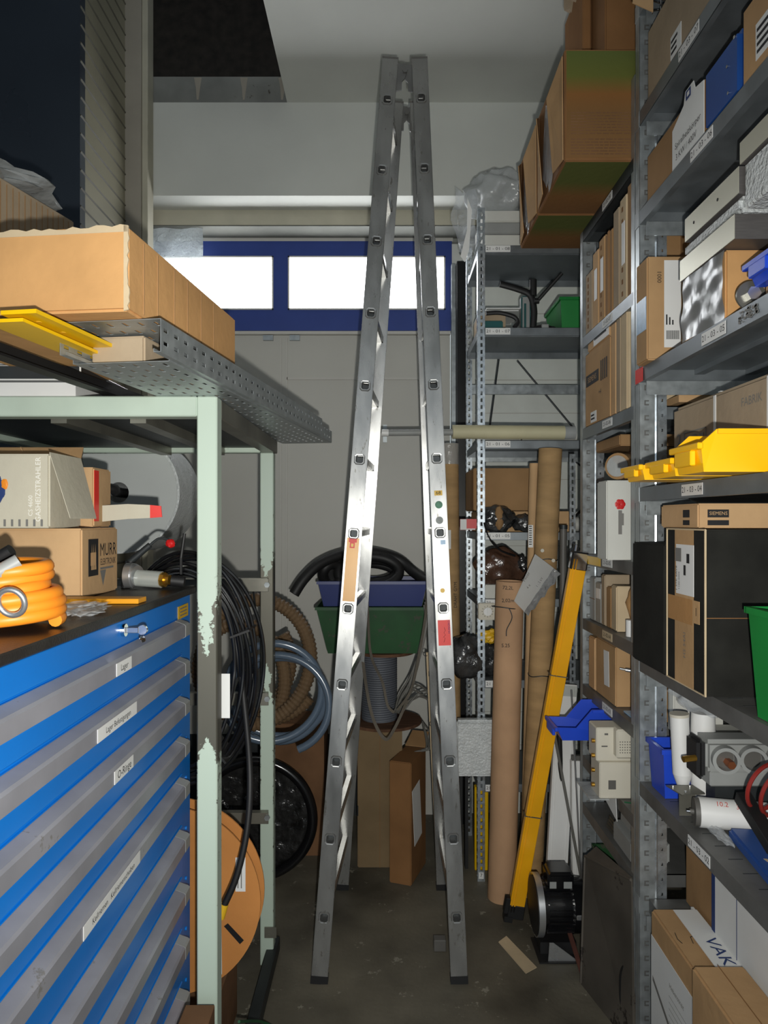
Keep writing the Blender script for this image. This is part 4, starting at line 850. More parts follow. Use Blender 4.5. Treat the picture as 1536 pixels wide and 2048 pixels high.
for z in (2.40, 2.04, 2.99): b = MB(); b.box(BX0, BX1, BY1+.002, BY1+.02, z-.05, z); b.build('rear_rail', 'galv', bk)
# a post of the back rack bay further right
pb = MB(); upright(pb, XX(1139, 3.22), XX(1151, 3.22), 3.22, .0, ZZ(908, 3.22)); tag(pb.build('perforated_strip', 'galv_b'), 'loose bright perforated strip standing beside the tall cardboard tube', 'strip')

def on(z, name, label, cat, x0, x1, y0, y1, h, m, rz=0, **k): return Carton(label, x0, x1, y0, y1, z+.0015, z+h, m, rz=rz, name=name, cat=cat, **k)
w_ = [on(2.955+.0*0, 'flat_box', 'white flat box on the top back shelf, lowest of three', 'box', .462, .665, 3.31, 3.6, .055, 'white_card'),
      on(2.9565+.055, 'flat_box', 'grey flat box on the top back shelf, middle of three', 'box', .462, .665, 3.31, 3.6, .055, 'grey_p'),
      on(2.958+.11, 'flat_box', 'white flat box on the top back shelf, uppermost of three', 'box', .462, .665, 3.31, 3.6, .055, 'white_card')]
b = MB(); b.blob((.545, 3.42, 3.232), .15, .16, .105, .16, 2.2, 4, 5); tag(b.build('film_bag', 'film_d', smooth=True), 'crumpled clear film bag on top of the white flat boxes', 'bag')
b = MB(); b.blob((.66, 3.40, 3.20), .02, .03, .03, .3, sub=2); 
tag(b.build('packing_piece', 'grey_d'), 'dark grey piece inside the film bag', 'part')
b = MB(); v = []
for i in range(7):
    v.append([b.bm.verts.new((XX(952, 3.28)-.115*(i/6)*(1-.5*abs(j/10-.4))+.008*math.sin(i*2+j), 3.27+.01*math.sin(i+j*1.7), ZZ(385, 3.28)-.030*j+.02*math.sin(i*1.3))) for j in range(11)])
for i in range(6):
    for j in range(10): b.bm.faces.new((v[i][j], v[i+1][j], v[i+1][j+1], v[i][j+1]))
bmesh.ops.solidify(b.bm, geom=list(b.bm.faces), thickness=.003)
tag(b.build('hanging_film', 'film', smooth=True), 'sheet of clear film hanging down left of the back rack top', 'film')
b = MB(); b.poly([at(935, 395, 3.26), at(944, 420, 3.26), at(938, 500, 3.26), at(930, 524, 3.26), at(921, 512, 3.26), at(934, 460, 3.26)], (0, .002, 0)); tag(b.build('paper_sheet', 'paper'), 'narrow white paper hanging on the left side of the back rack', 'paper')
b = MB(); b.tube([at(958, 470, 3.27), at(958, 482, 3.27), at(938, 550, 3.27)], .004, 6); tag(b.build('wire_hook', 'galv_b', smooth=True), 'bright bent wire at the top left of the back rack', 'wire')
# shelf 07
on(2.572, 'paper_stack', 'stack of papers and grey cartons on the left of shelf 07', 'papers', .47, .60, 3.5, 3.72, .13, 'card_grey')
b = MB(); b.box(.47, .66, 3.48, 3.72, 2.704, 2.708, mtx=None); b.box(.50, .68, 3.46, 3.7, 2.709, 2.714); tag(b.build('paper_sheets', 'paper'), 'loose sheets on top of the grey cartons', 'paper')
cl = thing('bar_clamp', 'black bar clamp with slanting handle standing on shelf 07', 'clamp', (.70, 3.42, 2.572))
b = MB(); b.tube(spline([at(1066, 655, 3.42), at(1068, 620, 3.42), at(1060, 590, 3.42), at(1035, 578, 3.42), at(1000, 568, 3.42)], 8), .016, 10, flat=(1, .6)); b.build('frame', 'black', cl, smooth=True)
b = MB(); b.cyl(at(1072, 605, 3.40), at(1124, 546, 3.36), .009, seg=12); b.cyl(at(1068, 602, 3.40), at(1078, 602, 3.40), .014, seg=12); b.build('handle', 'black', cl, smooth=30)
b = MB(); b.cyl(at(1066, 560, 3.42), at(1066, 592, 3.42), .018, seg=12); b.build('head', 'black', cl, smooth=30)
b = MB(); b.box(XX(1041, 3.45), XX(1060, 3.45), 3.43, 3.48, 2.573, ZZ(594, 3.45), .006, seg=2); b.m(1); b.box(XX(1048, 3.43), XX(1052, 3.43), 3.424, 3.43, 2.6, ZZ(610, 3.45)); tag(b.build('power_tool', ['teal', 'grey_p']), 'dark teal tool standing behind the black clamp', 'tool')
b = MB(); b.tube(spline([at(972, 627, 3.36), at(1000, 626, 3.36), at(1028, 634, 3.36), at(1035, 645, 3.36), at(1028, 655, 3.36)], 8), .010, 8); tag(b.build('cable_loop', 'black', smooth=True), 'thick black cable loop lying left on shelf 07', 'cable')
on(2.572, 'tool_case', 'small dark green case under the cable loop on shelf 07', 'case', .48, .57, 3.40, 3.6, .062, 'teal')
b = MB(); b.blob((.76, 3.38, 2.588), .05, .04, .013, .3, sub=3); tag(b.build('cable_heap', 'black', smooth=True), 'small heap of black cable beside the clamp foot', 'cable')
b = MB(); b.box(XX(1083, 3.34), XX(1097, 3.34), 3.33, 3.35, 2.573, 2.60, .003); tag(b.build('plug', 'grey_p'), 'grey plug on shelf 07 next to the cable heap', 'plug')
crate('storage_bin', 'green bin at the right end of shelf 07', 'bin', .835, 1.0, 3.36, 3.66, 2.574, 2.735, 'green_bin', taper=.84)
# shelf 06
def roll(name, label, cat, p0, p1, r, m, core=None, **k):
    b = MB(); b.cyl(p0, p1, r, seg=32); o = b.build(name, m, smooth=30); tag(o, label, cat, **k); return o
roll('wrapped_roll', 'white wrapped roll at the left of shelf 06', 'roll', (.49, 3.48, 2.085), (.665, 3.47, 2.085), .034, 'white_roll')
roll('wrapped_roll', 'longer white wrapped roll at the right of shelf 06', 'roll', (.67, 3.46, 2.081), (.93, 3.44, 2.081), .032, 'white_roll')
cr = roll('cream_sheet_roll', 'cream coloured sheet roll lying across the front of shelf 06', 'roll', (XX(905, 3.26), 3.262, 2.085), (XX(1128, 3.27), 3.272, 2.082), .032, 'cream_roll')
b = MB(); b.cyl((XX(1128, 3.27), 3.272, 2.082), (XX(1150, 3.27), 3.273, 2.082), .031, seg=28); b.build('plastic_end', 'film_d', cr, smooth=30)
lt = roll('long_thin_tube', 'long thin grey tube sticking out of the cream roll behind the ladder', 'tube', (XX(764, 3.24), 3.245, 2.078), (XX(906, 3.26), 3.261, 2.083), .0145, 'grey_p')
b = MB(); b.cyl((XX(764, 3.24)-.002, 3.245, 2.078), (XX(764, 3.24)+.03, 3.245, 2.078), .0165, seg=20); b.build('end_cap', 'white_p', lt, smooth=30)
roll('thin_tube', 'thin tube continuing right behind the middle rack post', 'tube', (.96, 3.27, 2.06), (1.16, 3.27, 2.06), .012, 'white_roll')
# shelf 05
on(1.622, 'cardboard_box', 'shallow tan box at the bottom of shelf 05', 'box', .46, .90, 3.44, 3.74, .10, 'card_tan')
on(1.724, 'cardboard_box', 'wide brown box stacked behind the cardboard tubes on shelf 05', 'box', .43, .715, 3.41, 3.74, .205, 'card_brown')
on(1.724, 'cardboard_box', 'small carton right of the wide brown box on shelf 05', 'box', .735, .80, 3.42, 3.72, .17, 'card_tan')
b = MB(); b.blob((.535, 3.37, 1.685), .085, .045, .062, .12, 2.5, 4, 3); b.m(1); b.blob((.54, 3.335, 1.69), .022, .018, .055, .1, sub=3); tag(b.build('wrapped_parcel', ['wrap', 'card_brown'], smooth=True), 'film wrapped dark parcel with a brown band on shelf 05', 'parcel')
b = MB(); b.blob((.665, 3.37, 1.665), .055, .045, .042, .15, 2.5, 3, 6); tag(b.build('wrapped_parcel', 'wrap', smooth=True), 'smaller dark wrapped parcel right of the banded one', 'parcel')
b = MB(); b.tube(spline([at(1148, 1035, 3.34), at(1172, 1014, 3.34), at(1196, 1014, 3.34), at(1204, 1026, 3.34), at(1196, 1040, 3.34), at(1178, 1045, 3.34)], 8), .014, 8, flat=(.4, 1)); tag(b.build('black_strap', 'black', smooth=True), 'black strap loop on shelf 05 behind the middle rack', 'strap')
roll('wrapped_roll', 'white film wrapped roll on shelf 05 seen behind the middle rack post', 'roll', (.90, 3.40, 1.66), (1.16, 3.38, 1.66), .034, 'white_roll')
# shelf 04
on(1.312, 'flat_box', 'grey flat box upper one on shelf 04 behind the middle rack', 'box', .94, 1.14, 3.33, 3.6, .17, 'grey_p')
on(1.482, 'flat_box', 'pale lid box lying on the grey flat box of shelf 04', 'box', .93, 1.15, 3.325, 3.6, .06, 'white_card')
b = MB(); b.blob((.56, 3.40, 1.432), .115, .07, .115, .18, 1.6, 4, 9); tag(b.build('wrapped_bag', 'wrap_b', smooth=True), 'large dark brown film wrapped bag on shelf 04', 'bag')
b = MB(); b.tube(spline([at(968, 1045, 3.30), at(978, 1075, 3.30), at(1000, 1100, 3.31), at(1030, 1112, 3.32)], 8), .009, 8, flat=(.5, 1)); tag(b.build('rubber_strap', 'black', smooth=True), 'black strap hanging from shelf 05 over the wrapped bag', 'strap')
b = MB(); b.blob(at(1046, 1128, 3.36), .022, .03, .035, .2, sub=3); tag(b.build('foil_tip', 'wrap', smooth=True), 'shiny foil end of the wrapped bag', 'foil')
on(1.312, 'paper_box', 'small white box at the left end of shelf 04', 'box', .47, .54, 3.31, 3.38, .065, 'white_card')
# shelf 03 and 02 content
b = MB(); b.blob((.385, 3.34, 1.035), .085, .06, .10, .12, 1.8, 4, 14); tag(b.build('black_bag', 'wrap', smooth=True), 'black shiny bag squeezed between cardboard tube and back rack post', 'bag')
b = MB(); b.blob((.52, 3.40, 1.02), .09, .07, .085, .15, 2, 4, 15); tag(b.build('cable_tangle', 'wrap', smooth=True), 'dark cable tangle on shelf 03', 'cable')
b = MB(); b.blob((.50, 3.33, 1.135), .05, .03, .03, .3, sub=3); tag(b.build('yellow_bag', 'yellow_s', smooth=True), 'crumpled yellow green bag on the cable tangle', 'bag')
b = MB(); b.box(XX(909, 3.27), XX(1030, 3.27), 3.235, 3.295, ZZ(1549, 3.27), ZZ(1437, 3.27), .014, seg=3); tag(b.build('bubble_wrapped_pack', 'bubble', smooth=True), 'flat bubble wrapped pack hanging beside the right ladder leg', 'pack')
b = MB()
for k in range(3): b.box(.335+k*.028, .350+k*.028, 3.42, 3.46, 0, .60-.03*k)
tag(b.build('dark_profiles', 'black'), 'dark upright profiles on the floor behind the pack', 'profiles', kind=None)
b = MB(); b.box(.435, .50, 3.40, 3.44, 0, .40, .004); tag(b.build('yellow_board', 'yellow_p'), 'dull yellow board standing behind the back rack post foot', 'board')
b = MB(); b.box(XX(956, 3.28), XX(990, 3.28), 3.262, 3.293, ZZ(1239, 3.28), ZZ(1206, 3.28), .004, seg=2); th_ = b.build('thermostat', 'cream'); tag(th_, 'cream thermostat box with round dial fixed on the back rack post', 'thermostat')
c = at(975, 1223, 3.262); b = MB(); b.cyl((c.x, 3.262, c.z), (c.x, 3.252, c.z), .019, seg=28)
b.m(1)
for k in range(12): t = k*math.pi/6; b.box(-.001, .001, .022, .027, 0, .001, mtx=face_mtx('front', (c.x, 3.2618, c.z)) @ Matrix.Rotation(t, 4, 'Z'))
b.m(0); b.box(c.x-.003, c.x+.003, 3.246, 3.252, c.z-.017, c.z+.017); b.build('dial', ['white_p', 'ink'], th_, smooth=30)
b = MB(); b.box(XX(920, 3.27), XX(951, 3.27), 3.268, 3.273, ZZ(1060, 3.27), ZZ(1038, 3.27), .001); b.m(1); b.box(XX(933, 3.27), XX(953, 3.27), 3.264, 3.267, ZZ(1057, 3.27), ZZ(1038, 3.27)); tag(b.build('red_tape_tag', ['red', 'paper']), 'red and white tape tag on the left side of the back rack', 'tag')

# ---------------------------------------------------------------- tubes, profiles, motor on the floor
def ctube(label, p_top, p_bot, r, m='tube', name='cardboard_tube'):
    b = MB(); b.pipe(p_bot, p_top, r, r-.005, 40); o = b.build(name, m, smooth=30); tag(o, label, 'tube'); return o
t1 = ctube('brown cardboard tube just right of the right ladder leg', Vector((XX(899, 3.5), 3.52, ZZ(888, 3.5))), Vector((XX(897, 3.5)+.02, 3.50, 0)), .046)
b = MB(); b.cyl((XX(899, 3.5), 3.52, ZZ(888, 3.5)+.003), (XX(899, 3.5), 3.52, ZZ(888, 3.5)-.10), .0475, seg=36); b.build('clear_tape', 'film_d', t1, smooth=30)
b = MB(); b.box(XX(889, 3.45), XX(902, 3.45), 3.452, 3.456, ZZ(1098, 3.45), ZZ(1060, 3.45)); b.build('paper_label', 'paper', t1)
f = face_mtx('front', at(911, 1190, 3.455)) @ rot(90); b = MB(); b.text('DRAHT GYM', .022, f); b.build('lettering', 'ink', t1)
p1, p0 = at(1101, 898, 3.20), at(1060, 1772, 3.20); p0.z = 0
t2 = ctube('tallest cardboard tube leaning against the back rack', p1, p0, .052)
b = MB(); u = (p1-p0).normalized()
for z in (1.505, .985):
    q = p0+u*z; b.tube([q+Vector((.0525*math.cos(t), .0525*math.sin(t), .004*math.sin(3*t))) for t in [i*2*math.pi/32 for i in range(32)]], .0022, 6, closed=True)
b.build('wire_tie', 'dark_steel', t2)
b = MB(); q = at(1084, 1101, 3.15); b.cyl(q, q+Vector((0, -.008, 0)), .008, seg=14); q = at(1106, 1121, 3.15); b.cyl(q, q+Vector((0, -.008, 0)), .008, seg=14); b.build('plug', 'cream', t2)
p1, p0 = at(1020, 1162, 3.14), at(1003, 1790, 3.16); p0.z = 0
t3 = ctube('shorter pale cardboard tube with handwriting in front of the rack', p1, p0, .062, 'tube_l')
f = face_mtx('front', at(1016, 1176, 3.076)); b = MB(); b.text('72,2L', .022, f @ rot(-3)); b.text('2,02m', .022, f @ Matrix.Translation((0, -.055, 0))); b.text('5.25', .022, f @ Matrix.Translation((-.01, -.25, 0))); b.build('lettering', 'ink', t3)
b = MB(); q = at(1013, 1213, 3.14)
b.tube([q+Vector((.0635*math.cos(t), .0635*math.sin(t), .004*math.sin(2*t))) for t in [i*2*math.pi/32 for i in range(32)]], .0022, 6, closed=True); b.tube(spline([q+Vector((0, -.066, 0)), q+Vector((.012, -.07, -.04)), q+Vector((-.01, -.068, -.09)), q+Vector((-.012, -.066, -.12))], 6), .002, 6); b.build('wire_tie', 'dark_steel', t3)
t4 = ctube('slim carton tube with a barcode sticker behind the tallest tube', at(1069, 927, 3.27), Vector((XX(1050, 3.27), 3.27, 0)), .023, 'card_tan')
b = MB(); a_ = at(1057, 1050, 3.24); b.box(a_.x, a_.x+.022, 3.244, 3.246, ZZ(1095, 3.24), a_.z); b.m(1)
for k in range(9): b.box(a_.x+.003, a_.x+.016, 3.2432, 3.244, a_.z-.008-k*.0102, a_.z-.004-k*.0102)
b.build('barcode_sticker', ['label', 'ink'], t4)
b = MB(); b.cyl(at(1127, 1050, 3.18), Vector((XX(1120, 3.2), 3.2, 0)), .016, seg=20); b.m(1); b.cyl(at(1127, 1050, 3.18), at(1127, 1058, 3.18), .018, seg=20); tag(b.build('plastic_pipe', ['grey_d', 'dark_steel'], smooth=30), 'dark grey plastic pipe standing right of the tallest tube', 'pipe')
b = MB(); a_ = [at(1070, 1108, 3.06), at(1122, 1148, 3.06), at(1056, 1232, 3.06), at(1028, 1202, 3.06)]
n_ = 10; v = []
for i in range(n_+1):
    v.append([])
    for j in range(n_+1):
        p = (a_[0].lerp(a_[1], i/n_)).lerp(a_[3].lerp(a_[2], i/n_), j/n_); e = max(0, i/n_-.6)
        v[-1].append(b.bm.verts.new(p+Vector((0, -.012*math.sin(math.pi*i/n_)+.012*e*math.sin(j*2.4), .02*e*math.sin(j*2.2)))))
fs = []
for i in range(n_):
    for j in range(n_):
        fc = b.bm.faces.new((v[i][j], v[i+1][j], v[i+1][j+1], v[i][j+1])); fc.material_index = 1 if i >= 7 else 0
bmesh.ops.solidify(b.bm, geom=list(b.bm.faces), thickness=.006); me_ = b.build('padded_envelope', ['paper', 'envelope_bubble'], smooth=True); tag(me_, 'white padded envelope with handwriting tied across the two tubes', 'envelope')
fm = Matrix.Translation(at(1062, 1165, 3.036)) @ face_mtx('front', (0, 0, 0)) @ rot(58)
b = MB(); b.text('Piktor', .018, fm @ Matrix.Translation((.01, .03, 0))); b.text('4 x', .016, fm @ Matrix.Translation((-.02, .0, 0))); b.text('1 : 2 kV', .015, fm @ Matrix.Translation((.02, -.03, 0))); b.build('lettering', 'ink_grey', me_)
# yellow profile pair
def bar(name, label, cat, p0, p1, w, d, m, grooves=(), yaw=0.0, ncap=None, group=None, bev=.002):
    a = (p1-p0).normalized(); n = Vector((math.sin(yaw), -math.cos(yaw), 0)); n = (n-a*n.dot(a)).normalized(); s = a.cross(n)
    Mx = Matrix((s, n, a)).transposed().to_4x4(); Mx.translation = p0; L_ = (p1-p0).length
    b = MB(); b.box(-w/2, w/2, -d/2, d/2, 0, L_, bev, mtx=Mx)
    for g in grooves: b.box(w*g-.0025, w*g+.0025, d/2-.001, d/2+.003, .0, L_, mtx=Mx)
    o = b.build(name, m); tag(o, label, cat, group); o['_m'] = 0; del o['_m']
    return o, Mx, L_
p0, p1 = at(1031, 1843, 2.955), at(1158, 1118, 2.80); p0.z = .055
yo, Mx, L_ = bar('yellow_profile', 'long yellow painted metal profile with black end caps leaning on the tubes', 'profile', p0, p1, .062, .03, 'yellow_t', (-.36, -.18))
b = MB(); b.box(-.034, .034, -.018, .018, -.03, .03, .003, mtx=Mx); b.box(-.05, -.02, -.014, .014, -.012, .055, .002, mtx=Mx); b.box(-.045, -.01, -.02, .02, -.045, -.02, mtx=Mx); b.build('end_cap', 'black', yo)
b = MB(); b.box(-.034, .034, -.018, .018, L_-.045, L_+.03, .006, mtx=Mx); b.m(1); b.cyl(Mx @ Vector((-.02, 0, L_+.02)), Mx @ Vector((-.02, 0, L_+.055)), .010, seg=16); b.build('end_cap', ['black', 'chrome'], yo)
b = MB()
for z in (L_*.28, L_*.68): b.box(-.036, .036, -.018, .018, z, z+.004, mtx=Mx)
b.build('wire_tie', 'bare', yo)
p0, p1 = at(1108, 1760, 3.02), at(1133, 1368, 3.10); p0.z = 0
wo, Mx, L_ = bar('white_profile', 'wide white aluminium profile standing behind the motor', 'profile', p0, p1, .088, .03, 'white_p', (-.42, .38, -.3)); 
b = MB(); b.box(-.03, .042, .015, .018, L_-.05, L_-.004, mtx=Mx); b.build('clear_cap', 'clear', wo)
p0, p1 = at(1158, 1800, 2.98), at(1155, 1520, 3.02); p0.z = 0
wo, Mx, L_ = bar('white_profile', 'shorter white aluminium profile at the middle rack post', 'profile', p0, p1, .058, .03, 'white_p', (-.2, .1, .3)); 
b = MB(); b.box(-.025, .028, -.012, .012, L_, L_+.02, mtx=Mx); b.build('end_fitting', 'grey_d', wo)
p0, p1 = at(1102, 1430, 3.0), at(1172, 1790, 2.92); p1.z = .1
bar('thin_strip', 'thin grey strip leaning diagonally across the white profiles', 'strip', p1, p0, .012, .003, 'cable_grey')
b = MB(); b.cyl(at(1143, 1380, 3.02), Vector((XX(1166, 2.95), 2.95, 0)), .004, seg=8); tag(b.build('thin_rod', 'alu_b', smooth=30), 'thin bright rod leaning beside the white profiles', 'rod')
b = MB(); b.cyl(at(1118, 1455, 3.06), Vector((XX(1128, 3.07), 3.07, 0)), .012, seg=14); tag(b.build('dark_rod', 'black', smooth=30), 'dark rod between the two white profiles', 'rod')
# motor
mo = thing('electric_motor', 'black electric motor with cooling fins lying on the floor by the profiles', 'motor', (.70, 2.86, 0)); my = 2.80
zc = ZZ(1808, my); xa, xb = XX(1074, my), XX(1164, my)
b = MB(); b.cyl((xa+.012, my, zc), (xb-.03, my, zc), .088, seg=40)
for k in range(28):
    t = k*2*math.pi/28; b.box(xa+.03, xb-.05, -.0022, .0022, .084, .100, mtx=Matrix.Translation((0, my, zc)) @ Matrix.Rotation(t, 4, 'X'))
b.build('housing', 'black_g', mo, smooth=30)
b = MB(); b.cyl((xb-.052, my, zc), (xb, my, zc), .104, .098, seg=40); b.build('fan_cover', 'black_g', mo, smooth=30)
b = MB(); b.cyl((xa-.012, my, zc), (xa+.012, my, zc), .112, seg=44); b.m(1); b.cyl((xa-.016, my, zc), (xa-.012, my, zc), .105, seg=44); b.build('flange', ['black_g', 'black'], mo, smooth=30)
b = MB(); b.pipe((xa-.014, my, zc), (xa+.010, my, zc), .1145, .1115, 44); b.build('flange_rim', 'alu_b', mo, smooth=30)
b = MB(); b.box(xa+.03, xb-.045, my-.06, my+.05, zc+.085, zc+.150, .012, seg=3); b.build('terminal_box', 'black_g', mo, smooth=30)
b = MB(); b.box(xa+.036, xa+.062, my-.0615, my-.060, zc+.092, zc+.118, .001); b.build('rating_plate', 'grey_p', mo); b = MB(); b.box(xa+.09, xb-.055, my-.0615, my-.06, zc+.092, zc+.118, .001); b.build('rating_plate', 'grey_p', mo)
b = MB(); b.box(xb-.05, xb-.004, my-.1065, my-.096, zc-.008, zc+.012, .004); b.build('nameplate', 'alu_b', mo)
b = MB(); b.poly([(xa+.02, my-.105, .006), (xa+.125, my-.105, .006), (xa+.125, my-.105, .012), (xa+.04, my-.105, .075), (xa+.025, my-.105, .075)], (0, .003, 0)); b.m(1); b.box(xa-.015, xa+.135, my-.115, my+.05, 0.001, .006); b.box(xa+.0, xa+.14, my-.06, my+.05, .006, .05); b.build('bracket', ['alu_b', 'black'], mo)
b = MB(); b.poly([at(1000, 1888, 2.86)*0+Vector((XX(997, 2.82), 2.82, .002)), Vector((XX(1018, 2.80), 2.86, .002)), Vector((XX(1077, 2.63), 2.66, .002)), Vector((XX(1052, 2.62), 2.625, .002))], (0, 0, .003)); tag(b.build('wood_strip', 'card_pale'), 'pale flat strip lying on the bare floor', 'strip')
p0, p1 = Vector((XX(1130, 2.8), 2.80, .11)), Vector((XX(1172, 2.55), 2.56, .012))
bar('rusty_bar', 'rusty flat bar slanting from the motor to the dark sheet', 'bar', p1, p0, .018, .006, 'rust')
b = MB(); c = .030
for i in range(9): pass
b.box(XX(868, 2.75), XX(893, 2.75), 2.76, 2.80, 0.0, .045, .003); tag(b.build('concrete_chip', 'grey_d'), 'small grey block on the floor behind the right ladder foot', 'block')
# ---------------------------------------------------------------- side racks on the right (open towards the aisle)
SX, SX2 = .80, 1.30
def YP(px, X=SX): return X*F/(px-CX)
def side_upright(root, y, far, z1, x=SX, out=1):
    """folded upright: narrow flange to the aisle, wide punched flange to the camera, bright perforated inner flange"""
    b = MB(); s = out
    b.box(x-.001, x+.001, y-.002, y+.030, 0, z1)
    b.box(x, x+.048*s, y-.002, y, 0, z1)
    k = .03
    b.m(1)
    while k < z1-.03:
        b.box(x+.022*s-.007, x+.022*s+.007, y-.0035, y-.002, k, k+.004); b.box(x+.022*s-.007, x+.022*s-.003, y-.0035, y-.002, k-.008, k); b.box(x+.022*s-.007, x+.022*s+.007, y-.0035, y-.002, k-.012, k-.008)
        k += .047
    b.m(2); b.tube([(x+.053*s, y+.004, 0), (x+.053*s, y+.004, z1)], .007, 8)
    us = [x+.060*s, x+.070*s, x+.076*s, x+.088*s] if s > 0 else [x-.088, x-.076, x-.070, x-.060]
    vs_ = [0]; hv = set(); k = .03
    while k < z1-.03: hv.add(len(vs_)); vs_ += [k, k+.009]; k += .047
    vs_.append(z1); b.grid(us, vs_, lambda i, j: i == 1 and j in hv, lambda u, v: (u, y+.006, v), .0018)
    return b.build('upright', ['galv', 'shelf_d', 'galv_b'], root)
def side_shelf(root, z, y0, y1, m='shelf', lip=.042, slots=False, x=SX, x2=SX2, name='shelf'):
    b = MB(); b.box(x+.001, x2, y0, y1, z-.003, z); b.box(x-.001, x+.0015, y0, y1, z-lip, z+.0005); b.box(x, x+.016, y0, y1, z-lip, z-lip+.002)
    b.box(x+.016, x+.018, y0, y1, z-lip, z-lip+.008)
    b.box(x2-.002, x2, y0, y1, z-lip, z); b.box(x+.02, x2, y0, y0+.002, z-lip, z); b.box(x+.02, x2, y1-.002, y1, z-lip, z)
    for xx in (x+.17, x+.33): b.box(xx, xx+.03, y0+.002, y1-.002, z-.018, z-.003)
    if slots:
        b.m(1); k = y0+.06
        while k < y1-.05: b.box(x+.03, x+.065, k, k+.003, z, z+.0006); k += .07
    return b.build(name, [m, 'dark_steel'], root)
# middle rack
MY0, MY1 = 2.245, 2.86
mr = thing('shelf_rack', 'middle steel shelf rack full of cartons between the back rack and the nearest rack', 'rack', (1.05, 2.55, 0))
side_upright(mr, MY1, True, 3.1); side_upright(mr, MY0+.02, True, 3.1)
b = MB(); b.box(SX2-.04, SX2, MY1, MY1+.002, 0, 3.1); b.build('upright', 'galv', mr); b = MB(); b.box(SX2-.04, SX2, MY0+.02, MY0+.022, 0, 3.1); b.build('upright', 'galv', mr)
mlev = [(2.84, 'dark_steel', '21-02-08'), (2.412, 'shelf', '21-02-07'), (2.045, 'shelf', '21-02-06'), (1.545, 'shelf_d', '21-02-05'), (1.285, 'shelf_d', '21-02-04'), (1.022, 'shelf_d', '21-02-03'), (.735, 'shelf_d', '21-02-02'), (.545, 'shelf_d', None), (.15, 'shelf_d', None)]
for z, m_, t in mlev:
    sh = side_shelf(mr, z, MY0+.03, MY1-.004, m_)
    if t: shelf_label(sh, face_mtx('left', (SX-.0016, 2.54, z-.019)), t, .020, .11, .028, 'paper' if z != 1.285 else 'card_pale')
grad_face = gradient_print('green_to_brown_print', [(0, (128, 94, 58)), (.42, (122, 90, 54)), (.60, (134, 92, 50)), (.76, (100, 104, 48)), (1, (92, 102, 52))], 2, 0, .363)
grad_under = gradient_print('green_to_brown_print_below', [(0, (86, 92, 46)), (.35, (88, 94, 46)), (.62, (124, 88, 50)), (1, (118, 84, 52))], 1, -.19, .19)
# contents: big printed boxes on the top
for (ya, yb_, lab) in ((2.30, 2.695, 'green and brown printed carton with small text on the rack top, nearest one'), (2.705, 3.04, 'green and brown printed carton on the rack top, farther one')):
    c = Carton(lab, .585, .985, ya, yb_, 2.842, 3.205, 'card_dark', name='printed_carton', bev=.003)
    W_, H_ = c.w, c.h
    b = MB(); f = c.frame('front', .5, .5, .0008); b.box(-W_/2+.006, W_/2-.004, -H_/2+.012, H_/2-.006, 0, .0005, mtx=f); b.m(2)
    b.build('printed_field', [grad_face, grad_face, 'ink'], c.root, local=True)
    b = MB(); rnd = random.Random(3)
    for k in range(15):
        yy = -.025-k*.0095
        if k == 8: continue
        xx = -W_/2+.02
        while xx < W_/2-.03: w = rnd.uniform(.008, .026); b.box(xx, xx+w, yy-.0018, yy+.0018, .0004, .0008, mtx=f); xx += w+.004
    b.build('small_print', 'board', c.root, local=True)
    b = MB(); f = c.frame('bottom', .5, .5, .0008); D_ = c.d
    b.box(-W_/2+.006, W_/2-.004, -D_/2+.006, D_/2-.004, 0, .0005, mtx=f); b.build('printed_field', [grad_under], c.root, local=True)
    b = MB(); f = c.frame('left', .5, .5, .0010)
    b.poly([f @ Vector(p) for p in ((-D_/2+.01, -H_/2+.01, 0), (-D_/2+.14, -H_/2+.01, .012), (-D_/2+.12, H_/2-.07, .03), (-D_/2+.02, H_/2-.01, 0))], (-.003, 0, 0))
    b.poly([f @ Vector(p) for p in ((D_/2-.01, -H_/2+.01, 0), (D_/2-.10, -H_/2+.01, .012), (D_/2-.12, H_/2-.09, .028), (D_/2-.02, H_/2-.01, 0))], (-.003, 0, 0)); b.build('flap', 'card', c.root, local=True)
    b = MB(); b.blob(tuple(f @ Vector((0, -.02, .004))), .006, D_*.22, H_*.40, .2, 3, 3, 2); b.build('film', 'film', c.root, local=True, smooth=True)
tb = Carton('dark brown carton with slanting side above the printed cartons', .735, 1.15, 2.36, 2.85, 3.207, 3.62, 'card_dark')
b = MB(); b.blob((XX(1178, 2.6), 2.62, 3.66), .09, .10, .10, .25, seed=21); tag(b.build('paper_bundle', 'card_grey', smooth=True), 'grey brown bundle above the dark carton at the top edge', 'bundle')
b = MB(); b.box(.700, .732, 2.50, 2.75, 3.207, 3.60, .006); tag(b.build('packing_sheet', 'card_dark'), 'brown packing sheet propping the grey bundle', 'sheet')
